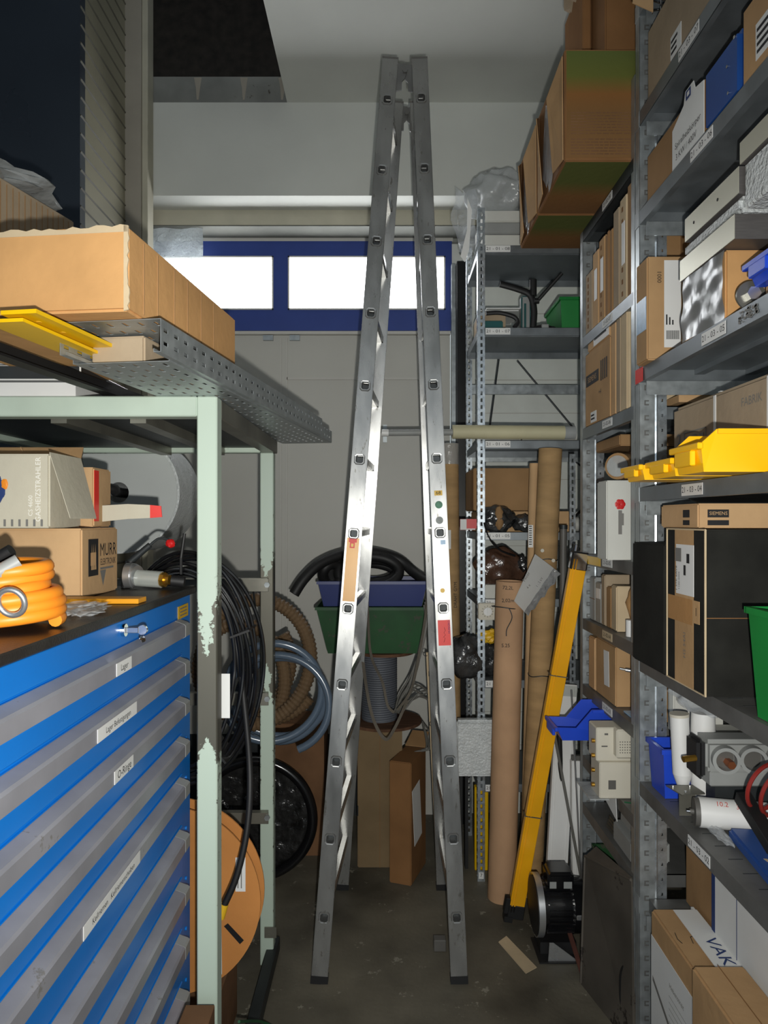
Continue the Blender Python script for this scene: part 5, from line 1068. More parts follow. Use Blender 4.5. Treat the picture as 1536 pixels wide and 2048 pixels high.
# archive cartons on 07
fy = [2.835, 2.74, 2.66, 2.585, 2.495, 2.425, 2.35, 2.29]
fm_ = ['card_grey', 'card_tan', 'card', 'card_brown', 'card_grey', 'card_pale', 'card_brown']; fh = [.24, .29, .31, .30, .345, .355, .37]
fn = ['at the far end', 'second from the far end', 'with a white slip', 'between the slip carton and the grey one', 'grey and plain', 'tallest with a row of punched holes', 'nearest and darkest']
for i in range(7):
    c = Carton('upright archive carton on the upper middle shelf, '+fn[i], SX+.004, 1.09, fy[i+1]+.003, fy[i]-.003, 2.4135, 2.4135+fh[i], fm_[i], name='archive_carton', group='archive cartons on the upper middle shelf', bev=.006)
    if i in (0, 2, 5):
        b = MB(); f = c.frame('left', .42, .5, .0006)
        for k in range(8): b.box(-.007, .007, -c.h/2+.02+k*(c.h-.03)/8, -c.h/2+.036+k*(c.h-.03)/8, 0, .0006, mtx=f)
        b.build('punched_hole', 'card_dark', c.root, local=True)
    if i in (1, 2, 5): c.patch('left', .35, .8, .35, .75, m='label', lines=0)
    if i == 3: c.tape('left', True, wid=.02)
# 06: big box with maker name, thin cartons, lid box
c = Carton('large cardboard box with a dark maker band and bars on its side', SX+.003, .985, 2.52, 2.83, 2.0465, 2.335, 'card', name='cardboard_box')
b = MB(); f = c.frame('left', .5, .62, .0008); b.box(-.14, .02, -.022, .022, 0, .0006, mtx=f)
for k in range(4): b.box(.045+k*.022, .056+k*.022, -.03, .045, 0, .0006, mtx=f)
b.build('printed_band', 'ink', c.root, local=True); c.text('left', .30, .62, 'SIEMENS', .030, 'card_tan', out=.0018)
b = MB(); f = c.frame('front', .61, .80, .0008); b.box(-.035, .08, -.021, .021, 0, .0006, mtx=f); b.m(1); b.text('SIEMENS', .030, f @ Matrix.Translation((.045, 0, .001))); b.build('printed_name', ['ink', 'ink_white'], c.root, local=True)
c.patch('left', .25, .48, .03, .17, m='label', lines=2); c.text('left', .62, .38, '+4', .03); c.text('front', .55, .08, 'Made', .018)
Carton('flat carton lying on the large box with the maker band', SX+.004, .98, 2.53, 2.80, 2.3365, 2.402, 'card_tan').patch('left', .3, .98, .1, .9, m='label', lines=1)
for i, (ya, yb_, hh) in enumerate(((2.465, 2.515, .325), (2.415, 2.46, .33), (2.35, 2.41, .345))):
    Carton(('thin upright carton touching the large box', 'thin upright carton in the middle of three', 'thin upright carton nearest the rack post')[i], SX+.004, 1.05, ya, yb_, 2.0465, 2.0465+hh, ('card_tan', 'card_grey', 'card_pale')[i], group='thin cartons beside the large box')
# 05
Carton('brown carton standing deep on the middle shelf', .93, 1.10, 2.52, 2.75, 1.5465, 1.94, 'card_brown'); Carton('flat carton on top of the deep brown carton', .83, 1.10, 2.50, 2.78, 1.9415, 1.982, 'card_brown')
b = MB(); b.cyl((.79, 2.40, 1.862), (.98, 2.62, 1.87), .045, seg=24); b.m(1); b.cyl((.786, 2.395, 1.862), (.79, 2.40, 1.862), .036, seg=24); tag(b.build('wrapped_roll', ['card_brown', 'film_d'], smooth=30), 'brown roll in clear film above the white panel box', 'roll')
c = Carton('white box with a printed red flower standing out of the middle rack', XX(1214, 2.36), .86, 2.365, 2.47, 1.5465, 1.812, 'white_card', name='white_box')
b = MB(); f = c.frame('front', .38, .70, .0008); 
for k in range(6): t = k*math.pi/3; b.blob((.009*math.cos(t), .009*math.sin(t), 0), .009, .009, .0012, .1, sub=2, mtx=f)
b.m(1); b.box(-.006, .006, -.10, -.02, 0, .0008, mtx=f); b.box(.006, .012, -.07, -.03, 0, .0008, mtx=f); b.build('printed_flower', ['red', 'ink_grey'], c.root, local=True)
b = MB(); b.box(SX-.002, SX-.0012, 2.62, 2.85, 1.508, 1.54); tag(b.build('yellow_tape', 'yellow_p'), 'dull yellow strip taped on the shelf lip behind the yellow profile', 'tape')
b = MB(); b.blob((.93, 2.33, 1.50+.10), .05, .04, .05, .3, seed=31); tag(b.build('film_heap', 'film_d', smooth=True), 'crumpled film right of the white flower box', 'film')
# 04: row of small cartons
row = [(2.83, 2.76, .17, 'grey_p', 'grey box at the far end of the small carton row'), (2.755, 2.69, .155, 'grey_p', 'grey box with a small white sticker'), (2.68, 2.63, .19, 'card_grey', 'brown grey carton in the middle of the small carton row'), (2.62, 2.57, .15, 'card_brown', 'dark small carton beside the yellowed carton'), (2.565, 2.49, .16, 'card_pale', 'yellowed carton with a bent corner')]
for i, (yb_, ya, hh, m_, lab) in enumerate(row):
    c = Carton(lab, SX+.02, .98, ya, yb_, 1.2865, 1.2865+hh, m_, name='small_carton', rz=(0, 2, -3, 1, -5)[i], group='small cartons on the middle rack')
    if i == 1: c.patch('left', .2, .9, .6, .85, m='label')
    if i == 0: c.seam('left', False, .5)
b = MB(); b.blob((.875, 2.43, 1.395), .04, .05, .075, .12, seed=33); tag(b.build('orange_brown_bag', 'card_orange', smooth=True), 'orange brown bag beside the black upright box', 'bag')
b = MB(); b.box(.86, .94, 2.38, 2.48, 1.2865, 1.33); tag(b.build('small_carton', 'card_brown'), 'small dark carton under the orange brown bag', 'box')
b = MB(); b.cyl((SX+.035, 2.40, 1.2865), (SX+.035, 2.40, 1.342), .017, seg=24); tag(b.build('plastic_cylinder', 'white_p', smooth=30), 'white plastic cap standing at the shelf edge', 'cap')
b = MB(); b.cyl((SX+.075, 2.43, 1.475), (SX+.075, 2.43, 1.49), .009, seg=12); tag(b.build('white_knob', 'white_p', smooth=30), 'small white knob under the shelf', 'knob')  # a knob, drawn as a short cylinder
# 03
c = Carton('cardboard box with a narrow label on its side on the third middle shelf', SX+.012, .98, 2.49, 2.72, 1.0235, 1.235, 'card'); c.patch('left', .45, .70, .25, .85, m='paper', lines=0, a=3)
Carton('narrow pale carton at the far end of the third middle shelf', SX+.01, .93, 2.73, 2.81, 1.0235, 1.225, 'card_tan')
Carton('brown carton partly hidden by the rack post', SX+.075, 1.02, 2.31, 2.47, 1.0235, 1.215, 'card_brown', rz=14)
b = MB(); b.cyl((SX+.03, 2.44, 1.165), (SX+.10, 2.42, 1.158), .007, seg=14); b.cyl((SX+.012, 2.445, 1.168), (SX+.03, 2.44, 1.165), .004, seg=10); tag(b.build('steel_pin', 'alu_b', smooth=30), 'steel pin sticking out of the partly hidden carton', 'pin')
b = MB(); b.box(SX+.02, SX+.10, 2.30, 2.43, 1.0235, 1.028); tag(b.build('blue_card', 'blue_s'), 'light blue card lying flat on the shelf', 'card')
# 02: blue bin on a brown box, cream device
Carton('brown box under the blue bin', SX+.005, .97, 2.60, 2.76, .7365, .835, 'card')
Carton('dark box lying on the brown box under the blue bin', SX+.03, .97, 2.58, 2.78, .8365, .872, 'card_dark')
bn = crate('storage_bin', 'blue bin sticking out of the middle rack above the white profiles', 'bin', -.075, .075, -.16, .16, 0, .115, 'blue_bin', taper=.86, cut=.28)
bn.location = (.79, 2.66, .874); bn.rotation_euler = (0, 0, R(-90)); bn.matrix_basis = Matrix.Translation((.79, 2.66, .874)) @ Matrix.Rotation(R(-90), 4, 'Z')
dv = thing('electrical_device', 'cream electrical unit with stepped front standing at the shelf edge', 'device', (.86, 2.42, .7365))
x0, x1 = XX(1199, 2.40), XX(1268, 2.40)
b = MB(); b.box(x0, x1, 2.40, 2.50, .7365, .86, .004); b.box(x0-.008, x1, 2.41, 2.50, .86, .975, .004); b.box(x0+.05, x1, 2.375, 2.42, .88, .978, .006); b.build('housing', 'cream', dv)
b = MB()
for i in range(5):
    for j in range(5): b.box(x0+.06+i*.008, x0+.063+i*.008, 2.3735, 2.375, .90+j*.009, .903+j*.009)
b.box(x0+.02, x0+.032, 2.4085, 2.41, .95, .956); b.box(x0+.01, x0+.03, 2.4085, 2.41, .91, .914); b.box(x0+.03, x0+.055, 2.398, 2.40, .77, .80)
b.build('vent', 'grey_d', dv)
for k in range(4): b = MB(); b.cyl((x0-.008, 2.43, .775+k*.05), (x0-.018, 2.43, .775+k*.05), .007, seg=10); b.build('terminal', 'brass', dv, smooth=30)
b = MB(); b.box(x0-.035, x0+.03, 2.39, 2.55, .7362, .7405); tag(b.build('clear_sheet', 'film_d'), 'clear sheet under the cream unit', 'sheet')
b = MB(); b.tube(spline([(.80, 2.36, .742), (.83, 2.32, .752), (.87, 2.31, .748), (.83, 2.30, .742)], 8), .0025, 6); tag(b.build('green_wire', 'green_cable', smooth=True), 'loop of green wire on the shelf beside the cream unit', 'wire')
b = MB(); b.poly([(SX-.004, 2.62, .738), (SX-.004, 2.44, .738), (SX-.006, 2.42, .652), (SX-.006, 2.52, .672), (SX-.005, 2.61, .69)], (.0015, 0, 0)); tag(b.build('paper_sheet', 'paper'), 'white paper hanging over the shelf edge', 'paper')
# 01: grey device
dv = thing('grey_device', 'grey housing with black round plug on the low middle shelf', 'device', (.87, 2.38, .5465))
b = MB(); b.box(SX+.012, SX+.14, 2.33, 2.52, .5465, .62, .008, seg=2); b.box(SX+.03, SX+.14, 2.36, 2.50, .62, .70, .010, seg=2); b.box(SX+.055, SX+.12, 2.322, 2.33, .555, .62, .003); b.build('housing', 'grey_p', dv)
b = MB(); b.cyl((SX+.085, 2.36, .662), (SX+.085, 2.335, .662), .024, seg=24); b.build('plug', 'black', dv, smooth=30)
b = MB()
for k in range(4): b.box(SX+.02+k*.004, SX+.022+k*.004, 2.50, 2.62, .55+.01*k, .56+.01*k)
tag(b.build('metal_clips', 'bare'), 'bundle of metal strips behind the grey housing', 'strips')
crate('storage_bin', 'dark green bin on the lowest middle shelf', 'bin', .815, 1.0, 2.52, 2.76, .152, .42, 'green_bin_d')
# grimy sheet leaning on the rack
gs = thing('metal_sheet', 'grimy dark metal tray standing on edge against the middle rack', 'sheet', (.76, 2.42, 0))
p = [at(1170, 1712, 2.60), at(1262, 1760, 2.28), Vector((XX(1266, 2.25), 2.25, 0)), Vector((XX(1162, 2.57), 2.57, 0))]
b = MB(); v = [Vector(q) for q in p]; v[0].y = 2.60; b.poly([v[0], v[1], v[2], v[3]], (.012, .004, 0)); b.build('plate', 'panel_dark', gs)
b = MB(); b.poly([v[0]+Vector((0, 0, 0)), v[1], v[1]+Vector((.004, .0, .008)), v[0]+Vector((.05, .03, .022))], (0, 0, -.003)); b.tube([v[0], v[1]], .005, 8); b.tube([v[0], v[3]+Vector((0, 0, .006))], .005, 8); b.build('folded_rim', 'panel_dark', gs)
b = MB(); b.tube(spline([v[1]+Vector((-.006, .04, -.30)), v[1]+Vector((-.012, .055, -.34)), v[1]+Vector((-.012, .055, -.42)), v[1]+Vector((-.006, .04, -.46))], 6), .007, 8); b.build('handle', 'black', gs, smooth=True)

# ---------------------------------------------------------------- nearest rack
NY0, NY1 = 1.02, 2.225
nr = thing('shelf_rack', 'nearest steel shelf rack at the right edge of the picture', 'rack', (1.05, 1.62, 0))
side_upright(nr, NY1, True, 3.6); side_upright(nr, NY0-.03, False, 3.6)
for y in (NY1, NY0-.03):
    b = MB(); b.box(SX2-.04, SX2, y, y+.002, 0, 3.6); b.build('upright', 'galv', nr)
nlev = [(3.30, 'shelf', None, 0), (2.955, 'shelf', '21 - 03 - 07', 1.86), (2.645, 'shelf', '21 - 03 - 06', 1.785), (2.152, 'shelf', '21 - 03 - 05', 1.72), (1.780, 'shelf', '21 - 03 - 04', 1.84), (1.250, 'shelf_d', None, 0), (.862, 'shelf_d', '21 - 03 - 02', 1.80), (.495, 'shelf_d', None, 0)]
for z, m_, t, ly in nlev:
    if z == .495: sh = side_shelf(nr, z, 2.13, NY1-.004, m_, x=.83)
    else: sh = side_shelf(nr, z, NY0, NY1-.004, m_, slots=(z < 1.3))
    b = MB(); b.box(SX-.003, SX+.001, NY1-.004, NY1+.03, z-.046, z+.004, .0005); b.cyl((SX+.03, NY1-.006, z-.06), (SX+.03, NY1-.016, z-.06), .008, seg=8)
    b.box(SX+.012, SX2-.04, NY1-.030, NY1-.026, z-.085, z-.042); b.build('shelf_bracket', 'galv', nr)
    if t: shelf_label(sh, face_mtx('left', (SX-.0022, ly, z-.021)), t, .022, .125, .030)
sh4 = face_mtx('left', (SX-.004, 2.215, 2.13)); b = MB(); b.box(-.032, .032, -.022, .022, 0, .0008, mtx=sh4); b.build('red_tape', 'red_s', nr)
b = MB(); f = face_mtx('left', (SX-.002, 1.56, 2.131)); rnd = random.Random(2)
for k in range(40): a, c = rnd.uniform(-.04, .04), rnd.uniform(-.012, .012); b.box(a, a+rnd.uniform(.003, .012), c, c+rnd.uniform(.002, .006), 0, .0006, mtx=f)
b.build('scratched_label', 'ink_grey', nr)
# shelf 07 (2.955)
c = Carton('long brown box with paper slips on the second highest near shelf', SX+.006, 1.10, 1.58, 2.17, 2.9565, 3.17, 'card_grey'); c.patch('left', .30, .42, .05, .35, m='paper', lines=3); c.patch('left', .55, .72, .45, .9, m='paper', lines=3)
wm = thing('wire_mesh_roll', 'roll of shiny wire mesh at the top of the rack post', 'mesh', (.84, 2.12, 3.172))
b = MB()
for i in range(9): b.tube([(.80+.16*j/6, 2.12+.01*math.sin(j), 3.20+i*.022+.01*math.sin(j*1.3+i)) for j in range(7)], .0028, 6)
for j in range(7): b.tube([(.80+.16*j/6, 2.117, 3.19+i*.03) for i in range(7)], .0024, 6)
b.build('wires', 'chrome', wm, smooth=True)
b = MB(); b.poly([(.735, 2.10, 3.21), (.80, 2.11, 3.19), (.805, 2.12, 3.32), (.76, 2.115, 3.34)], (0, .003, 0)); b.build('card_flap', 'card_tan', wm)
# shelf 06 (2.645)
c = Carton('orange brown box behind the white sheet with heater text', SX+.012, 1.08, 1.80, 2.19, 2.6465, 2.80, 'card_brown')
b = MB(); ya, yb_ = 1.98, 1.79; xx = SX+.006
b.poly([(xx, 1.985, 2.645), (xx, yb_, 2.645), (xx, yb_, 2.79), (xx, 1.84, 2.80), (xx, 1.85, 2.825), (xx, 1.90, 2.825), (xx, 1.91, 2.795), (xx, 1.985, 2.765)], (.002, 0, 0)); ps = b.build('paper_sheet', 'paper'); tag(ps, 'white printed sheet in front of the orange brown box', 'paper')
f = face_mtx('left', (xx-.0012, 1.885, 2.69)); b = MB(); b.text('Spiralheizkörper', .024, f @ Matrix.Translation((-.0, .02, 0))); b.text('3 KW / 400V', .024, f @ Matrix.Translation((-.01, -.012, 0))); b.build('lettering', 'ink', ps)
f = face_mtx('left', (xx-.0012, 1.875, 2.808)); b = MB(); b.box(-.018, .012, -.012, .012, 0, .0004, mtx=f); b.m(1); b.box(-.010, .004, -.005, .006, .0004, .0008, mtx=f); b.build('emblem', ['ink_blue', 'white_p'], ps)
bc = thing('blue_case', 'dark blue case with screws leaning at the edge of the upper near shelf', 'case', (.86, 1.70, 2.6465))
b = MB(); b.box(SX+.004, SX+.10, 1.605, 1.785, 2.6465, 2.80, .012, seg=2); b.build('body', 'blue_case', bc)
b = MB()
for (y, z) in ((1.625, 2.785), (1.66, 2.74), (1.655, 2.675)): b.cyl((SX+.005, y, z), (SX+.001, y, z), .004, seg=10)
b.build('screw', 'chrome', bc)
c = Carton('cardboard box with a framed label right of the dark blue case', SX+.006, 1.05, 1.36, 1.595, 2.6465, 2.82, 'card'); c.patch('left', .25, .62, .15, .6, m='paper', lines=4)
b = MB(); b.poly([(SX+.003, 1.52, 2.86), (SX+.003, 1.44, 2.87), (SX+.003, 1.44, 2.96), (SX+.003, 1.53, 2.955)], (.002, 0, 0)); tag(b.build('paper_sheet', 'paper'), 'white paper hanging from the second highest near shelf', 'paper')
# shelf 05 (2.152)
c = Carton('upright cardboard box with a tall white barcode label', .778, .945, 2.10, 2.19, 2.1535, 2.46, 'card', name='cardboard_box')
c.patch('front', .30, .60, .12, .96, m='label', name='barcode_label', lines=0)
b = MB(); f = c.frame('front', .45, .24, .0026)
for k in range(14): b.box(-.019+k*.0028, -.019+k*.0028+.0014, -.013, .013, 0, .0005, mtx=f)
for k in range(3): b.box(-.02+k*.009, -.016+k*.009, .03, .06-.008*k, 0, .0005, mtx=f)
b.build('barcode', 'ink', c.root, local=True)
c.text('front', .68, .42, 'A6 XG - 1000', .020, 'green_s', -90, out=.0022); c.patch('left', .1, .95, .30, .62, m='blue_s', name='blue_tape')
c.text('front', .22, .80, '0001', .018, 'ink', 90, name='small_print')
c = Carton('orange brown box with glossy film on its side under the metal plates', SX+.006, 1.0, 1.675, 1.905, 2.1535, 2.318, 'card_orange')
b = MB(); f = c.frame('left', .5, .5, .006); n_ = 12; v = []
for i in range(n_+1):
    v.append([])
    for j in range(n_+1):
        u, w = (i/n_-.5)*c.d, (j/n_-.5)*c.h; v[-1].append(b.bm.verts.new(f @ Vector((u, w, .0022*math.sin(i*.9+j*.5)+.0018*math.sin(i*.5-j*1.1)))))
for i in range(n_):
    for j in range(n_): b.bm.faces.new((v[i][j], v[i+1][j], v[i+1][j+1], v[i][j+1]))
bmesh.ops.solidify(b.bm, geom=list(b.bm.faces), thickness=.001); b.build('glossy_film', mat('silvery_film', (190, 192, 192), 0.2, .3, var=.2, scale=6, bump=1.0, bscale=6, stretch=(1, 1, .5)), c.root, local=True, smooth=True)
def slab(label, x0, x1, y0, y1, z0, z1):
    o = thing('metal_plate', label, 'plate', ((x0+x1)/2, (y0+y1)/2, z0)); b = MB(); b.box(x0, x1, y0, y1, z0, z1, .001); b.build('plate', 'alu_dim', o)
    b = MB(); b.box(x0-.0012, x0, y0, y1, z0+.001, z1-.001); b.build('edge_face', 'alu_p', o); return o
slab('thick metal plate lowest in the stack on the film covered box', SX-.002, 1.02, 1.615, 1.912, 2.3195, 2.377)
b = MB(); b.box(SX+.004, 1.02, 1.60, 1.905, 2.378, 2.415, .01, seg=2); tag(b.build('bubble_wrap_layer', 'bubble'), 'bubble wrap layer between the metal plates', 'wrap')
sl = slab('thick metal plate with two holes above the bubble wrap', SX+.0, 1.03, 1.60, 1.885, 2.416, 2.478)
b = MB()
for y in (1.70, 1.83): b.cyl((SX-.0014, y, 2.447), (SX-.0020, y, 2.447), .004, seg=12)
b.build('hole', 'ink', sl)
slab('smaller metal plate topmost in the stack', SX+.003, 1.0, 1.47, 1.60, 2.4795, 2.53); b = MB(); b.box(SX+.01, 1.0, 1.47, 1.595, 2.377, 2.478, .004); tag(b.build('foam_block', 'bubble'), 'wrapped block carrying the topmost plate', 'block')
ds = thing('bolt_with_disc', 'steel disc with hexagon bolt head at the bright shelf edge', 'bolt', (.83, 1.62, 2.1535))
b = MB(); b.cyl((.828, 1.60, 2.186), (.828, 1.606, 2.186), .033, seg=36); b.build('disc', 'bare', ds, smooth=30)
b = MB(); b.cyl((.828, 1.586, 2.188), (.828, 1.60, 2.188), .016, seg=6); b.build('bolt_head', 'alu_b', ds, smooth=30)
bn = crate('storage_bin', 'bright blue bin at the right picture edge above the steel disc', 'bin', -.06, .06, -.11, .11, 0, .12, 'blue_bin', taper=.86, cut=.3)
bn.matrix_basis = Matrix.Translation((.925, 1.535, 2.20)) @ Matrix.Rotation(R(-90), 4, 'Z'); bn.location = (.925, 1.535, 2.20); bn.rotation_euler = (0, 0, R(-90))
b = MB(); b.box(.85, 1.0, 1.49, 1.58, 2.1535, 2.198); tag(b.build('small_carton', 'card'), 'low carton under the bright blue bin', 'box')
# rear things seen through the rack ends
b = MB(); b.box(.93, 1.28, 2.24, 2.40, 2.052, 2.075); tag(b.build('wood_batten', 'card_tan'), 'tan slat lying behind the near rack post under the bright shelf', 'slat')
Carton('brown carton deep behind the near rack post on the shelf with plates', .955, 1.12, 2.235, 2.29, 2.42, 2.60, 'card_brown')
# shelf 04 (1.780): strapped carton, yellow bins
c = Carton('long cardboard carton bound with white straps behind the yellow bins', .862, 1.12, 1.36, 2.12, 1.7815, 2.012, 'card_grey', bev=.012, name='strapped_carton')
for v_ in (.36, .70, .975):
    f = c.frame('left', v_, .5, .001); b = MB(); b.box(-.006, .006, -c.h/2+.008, c.h/2-.008, 0, .0018, mtx=f); f = c.frame('top', .5, 1-v_, .001); b.box(-c.w/2+.01, c.w/2, -.006, .006, 0, .0018, mtx=f); b.build('strap', 'white_p', c.root, local=True)
f = c.frame('left', .20, .5, .0012); b = MB()
for a_ in ((-.07, .07, .03, .033), (-.07, -.067, -.03, .033), (.067, .07, -.03, .033), (-.07, .07, -.03, -.027)): b.box(*a_, 0, .0006, mtx=f)
b.box(-.02, .01, .0, .02, 0, .0006, mtx=f); b.box(.03, .055, .0, .02, 0, .0006, mtx=f); b.build('printed_frame', 'ink_grey', c.root, local=True)
c.text('left', .06, .55, '2', .06, 'ink_grey'); c.text('left', .60, .78, 'FABRIK', .030, 'ink_grey')
f = c.frame('left', .86, .5, .0012); b = MB()
for k in range(3): b.box(-.03+k*.022, -.022+k*.022, -.025, .02, 0, .0006, mtx=f)
b.box(-.04, .04, -.035, -.032, 0, .0006, mtx=f); b.box(-.04, .04, .03, .033, 0, .0006, mtx=f); b.build('printed_symbols', 'ink_grey', c.root, local=True)
def ybin(label, x0, L_, y, w, z, h, cut=.24, low=.42):
    o = crate('yellow_bin', label, 'bin', -w/2, w/2, -L_/2, L_/2, 0, h, 'yellow', taper=.90, cut=cut, low=low, group='yellow storage bins on the near rack')
    m_ = Matrix.Translation((x0+L_/2, y, z)) @ Matrix.Rotation(R(-90), 4, 'Z'); o.matrix_basis = m_; o.location = (x0+L_/2, y, z); o.rotation_euler = (0, 0, R(-90)); return o
ybin('tallest yellow bin at the right picture edge above shelf label 04', .667, .19, 1.565, .14, 1.782, .090, .06, .66)
ybin('low yellow bin half hidden behind the tallest one', .672, .18, 1.725, .15, 1.7825, .050, .25, .8)
ybin('flat yellow bin farthest back on the shelf lip', XX(1250, 1.93), .20, 1.87, .13, 1.7825, .046, .25, .8)
# shelf 03 (1.250): black boxes, name carton, green bin
XB = .778
c = Carton('large black box with a kraft stripe and address label on its narrow side', XB, 1.20, YP(1411, XB), YP(1334, XB)-.002, 1.2515, 1.657, 'black_card', name='black_box')
W_, H_ = c.size('left'); f = c.frame('left', .5, .5, .0008); b = MB(); b.box(-.062, .052, -H_/2+.003, H_/2-.003, 0, .0006, mtx=f); b.build('kraft_stripe', 'card', c.root, local=True)
c.patch('left', .28, .74, .58, .90, m='label', name='address_label', lines=0, out=.0024)
f = c.frame('left', .5, .74, .004); b = MB(); b.m(1); b.box(-.052, -.015, .02, .055, 0, .0005, mtx=f); b.m(0); b.box(.018, .034, .018, .042, 0, .0005, mtx=f); b.box(.0, .012, -.014, .012, 0, .0005, mtx=f)
b.text('1 STK 6AV8', .013, f @ Matrix.Translation((-.045, -.025, .0005)) @ rot(90)); b.text('1100-0005', .011, f @ Matrix.Translation((-.028, -.03, .0005)) @ rot(90))
b.build('label_print', ['ink', 'ink_grey'], c.root, local=True)
c.patch('left', .04, .70, .40, .56, m='kraft', name='tape', out=.0012); c.patch('left', .73, .88, .42, .56, m='card', name='arrow_print', txt='1', tsize=.03, out=.0024)
c.text('left', .50, .26, 'HS 54AI', .020, 'ink_grey', 90, out=.0022); c.seam('front', False, .47)
b = MB(); e = c.h
for sx in ((-c.w/2-.0015), ):
    for sy in (-c.d/2, c.d/2): b.box(sx-.001, sx+.003, sy-.002, sy+.002, 0, e)
    b.box(sx-.001, sx+.002, -c.d/2, c.d/2, e-.003, e+.001); b.box(sx-.001, sx+.002, -c.d/2, c.d/2, 0, .003)
b.build('worn_edge', 'card_pale', c.root, local=True)
XB2 = .772
Carton('dull black box behind the large one covering the rack post', XB2, 1.18, YP(1334, XB)+.004, 2.205, 1.2515, 1.612, 'black_card', name='black_box')
c = Carton('low open carton with maker name on the large black box', XX(1396, 1.80), 1.22, 1.80, 2.04, 1.6585, 1.722, 'card_tan', name='open_carton')
for u in (.12, ):
    b = MB(); f = c.frame('front', u, .60, .0008); b.box(-.027, .027, -.010, .010, 0, .0006, mtx=f); b.box(-.027, .027, -.030, -.017, 0, .0006, mtx=f); b.m(1); b.text('SIEMENS', .0125, f @ Matrix.Translation((0, 0, .001))); b.build('printed_name', ['ink', 'card_tan'], c.root, local=True)
b = MB(); f = c.frame('left', .8, .6, .0008); b.box(-.04, .0, -.010, .010, 0, .0006, mtx=f); b.box(-.04, .0, -.030, -.017, 0, .0006, mtx=f); b.build('printed_block', 'ink', c.root, local=True)
b = MB(); b.poly([(-c.w/2, -c.d/2, c.h), (c.w/2, -c.d/2, c.h), (c.w/2, c.d*.1, c.h+.03), (-c.w/2+.02, c.d*.1, c.h+.025)], (0, 0, .002)); b.build('flap', 'black_card', c.root, local=True)
crate('storage_bin', 'bright green bin at the right picture edge on the third near shelf', 'bin', .80, 1.0, 1.36, 1.56, 1.2515, 1.49, 'green_bin', taper=.86)
# shelf 02 (.862): parts
zb = .8635
crate('storage_bin', 'blue bin standing behind the white bottles', 'bin', .815, .935, 2.072, 2.19, zb, 1.01, 'blue_bin')
bt = thing('cartridge', 'slim white cartridge with rounded base in front of the blue bin', 'bottle', (.85, 2.035, .90))
b = MB(); b.cyl((.853, 2.03, .955), (.846, 2.035, 1.118), .0262, .0255, seg=28); b.cyl((.854, 2.028, .915), (.853, 2.03, .955), .014, .0262, seg=28); b.build('bottle_body', 'white_p', bt, smooth=30)
b = MB(); b.cyl((.846, 2.035, 1.118), (.8455, 2.035, 1.126), .027, seg=28); b.build('cap', 'cream', bt, smooth=30)
bt = thing('cartridge', 'thicker white cartridge with a blue printed band', 'bottle', (.912, 2.03, zb))
b = MB(); b.cyl((.912, 2.03, zb), (.912, 2.03, 1.07), .0325, seg=32); b.build('bottle_body', 'white_p', bt, smooth=30)
b = MB(); b.cyl((.912, 2.03, 1.07), (.912, 2.03, 1.13), .0335, .032, seg=32); b.build('cap', 'white_p', bt, smooth=30)
b = MB(); b.cyl((.912, 2.03, 1.052), (.912, 2.03, 1.066), .0330, seg=32, caps=False); b.build('printed_band', 'blue_case', bt, smooth=30)
b = MB(); b.cyl((.912, 2.03, 1.0), (.912, 2.03, 1.008), .0330, seg=32, caps=False); b.build('printed_line', 'ink', bt, smooth=30)
f = face_mtx('front', (.908, 1.9965, 1.038)); b = MB(); b.text('AJONG', .012, f); b.build('lettering', 'ink_blue', bt)
b = MB(); b.blob((.925, 2.04, 1.172), .085, .07, .05, .22, 2, 4, 41); tag(b.build('plastic_bag', 'film', smooth=True), 'crumpled clear bag above the white cartridges', 'bag')
Carton('white carton at the back behind the cartridges', .985, 1.14, 2.08, 2.19, zb, 1.05, 'white_card')
Carton('orange brown carton under the green bin shelf at the right edge', 1.06, 1.28, 2.01, 2.07, zb, 1.17, 'card_brown')
Carton('white carton behind the near rack post above the blue bin', .895, 1.05, 2.195, 2.24, 1.02, 1.165, 'white_card', name='white_box')
sp_ = thing('steel_sheet', 'bent steel sheet with rivets in front of the cartridges', 'sheet', (.83, 1.97, zb))
b = MB(); b.poly([(.792, 1.995, .932), (.868, 1.995, .932), (.880, 1.945, .928), (.812, 1.935, .928)], (0, 0, .003)); b.poly([(.815, 1.96, zb), (.86, 1.96, zb), (.86, 1.96, .930), (.815, 1.96, .930)], (0, .003, 0)); b.build('plate', 'bare', sp_)
for x, y in ((.808, 1.985), (.855, 1.985), (.826, 1.945)): b = MB(); b.cyl((x, y, .934), (x, y, .938), .003, seg=8); b.build('rivet', 'alu_b', sp_)
pn = thing('pneumatic_block', 'grey valve block with round ports and a brass nipple', 'valve block', (1.0, 1.95, zb))
b = MB(); b.box(.880, 1.20, 1.915, 1.985, .96, 1.002, .004); b.box(.862, 1.20, 1.905, 1.990, 1.002, 1.088, .012, seg=2); b.build('body', 'grey_p', pn)
for k, x in enumerate((.912, .985, 1.058)):
    b = MB(); b.pipe((x, 1.905, 1.042), (x-.006, 1.876, 1.042), .035, .026, 32); b.m(1); b.cyl((x, 1.903, 1.042), (x, 1.906, 1.042), .026, seg=24); b.build('port', ['grey_p', 'grey_d'], pn, smooth=30)
    if k == 0:
        b = MB(); b.cyl((x+.008, 1.903, 1.032), (x+.006, 1.872, 1.032), .011, seg=6); b.build('nipple', 'copper', pn, smooth=30)
b = MB(); b.box(.838, .862, 1.895, 1.975, .985, 1.092, .010, seg=2); b.build('black_plate', 'black', pn)
b = MB(); b.cyl((.838, 1.91, 1.040), (.803, 1.905, 1.038), .0085, seg=14); b.build('nipple', 'brass', pn, smooth=30)
b = MB(); b.box(.90, 1.18, 1.93, 1.985, zb, .96); b.build('base', 'dark_steel', pn)
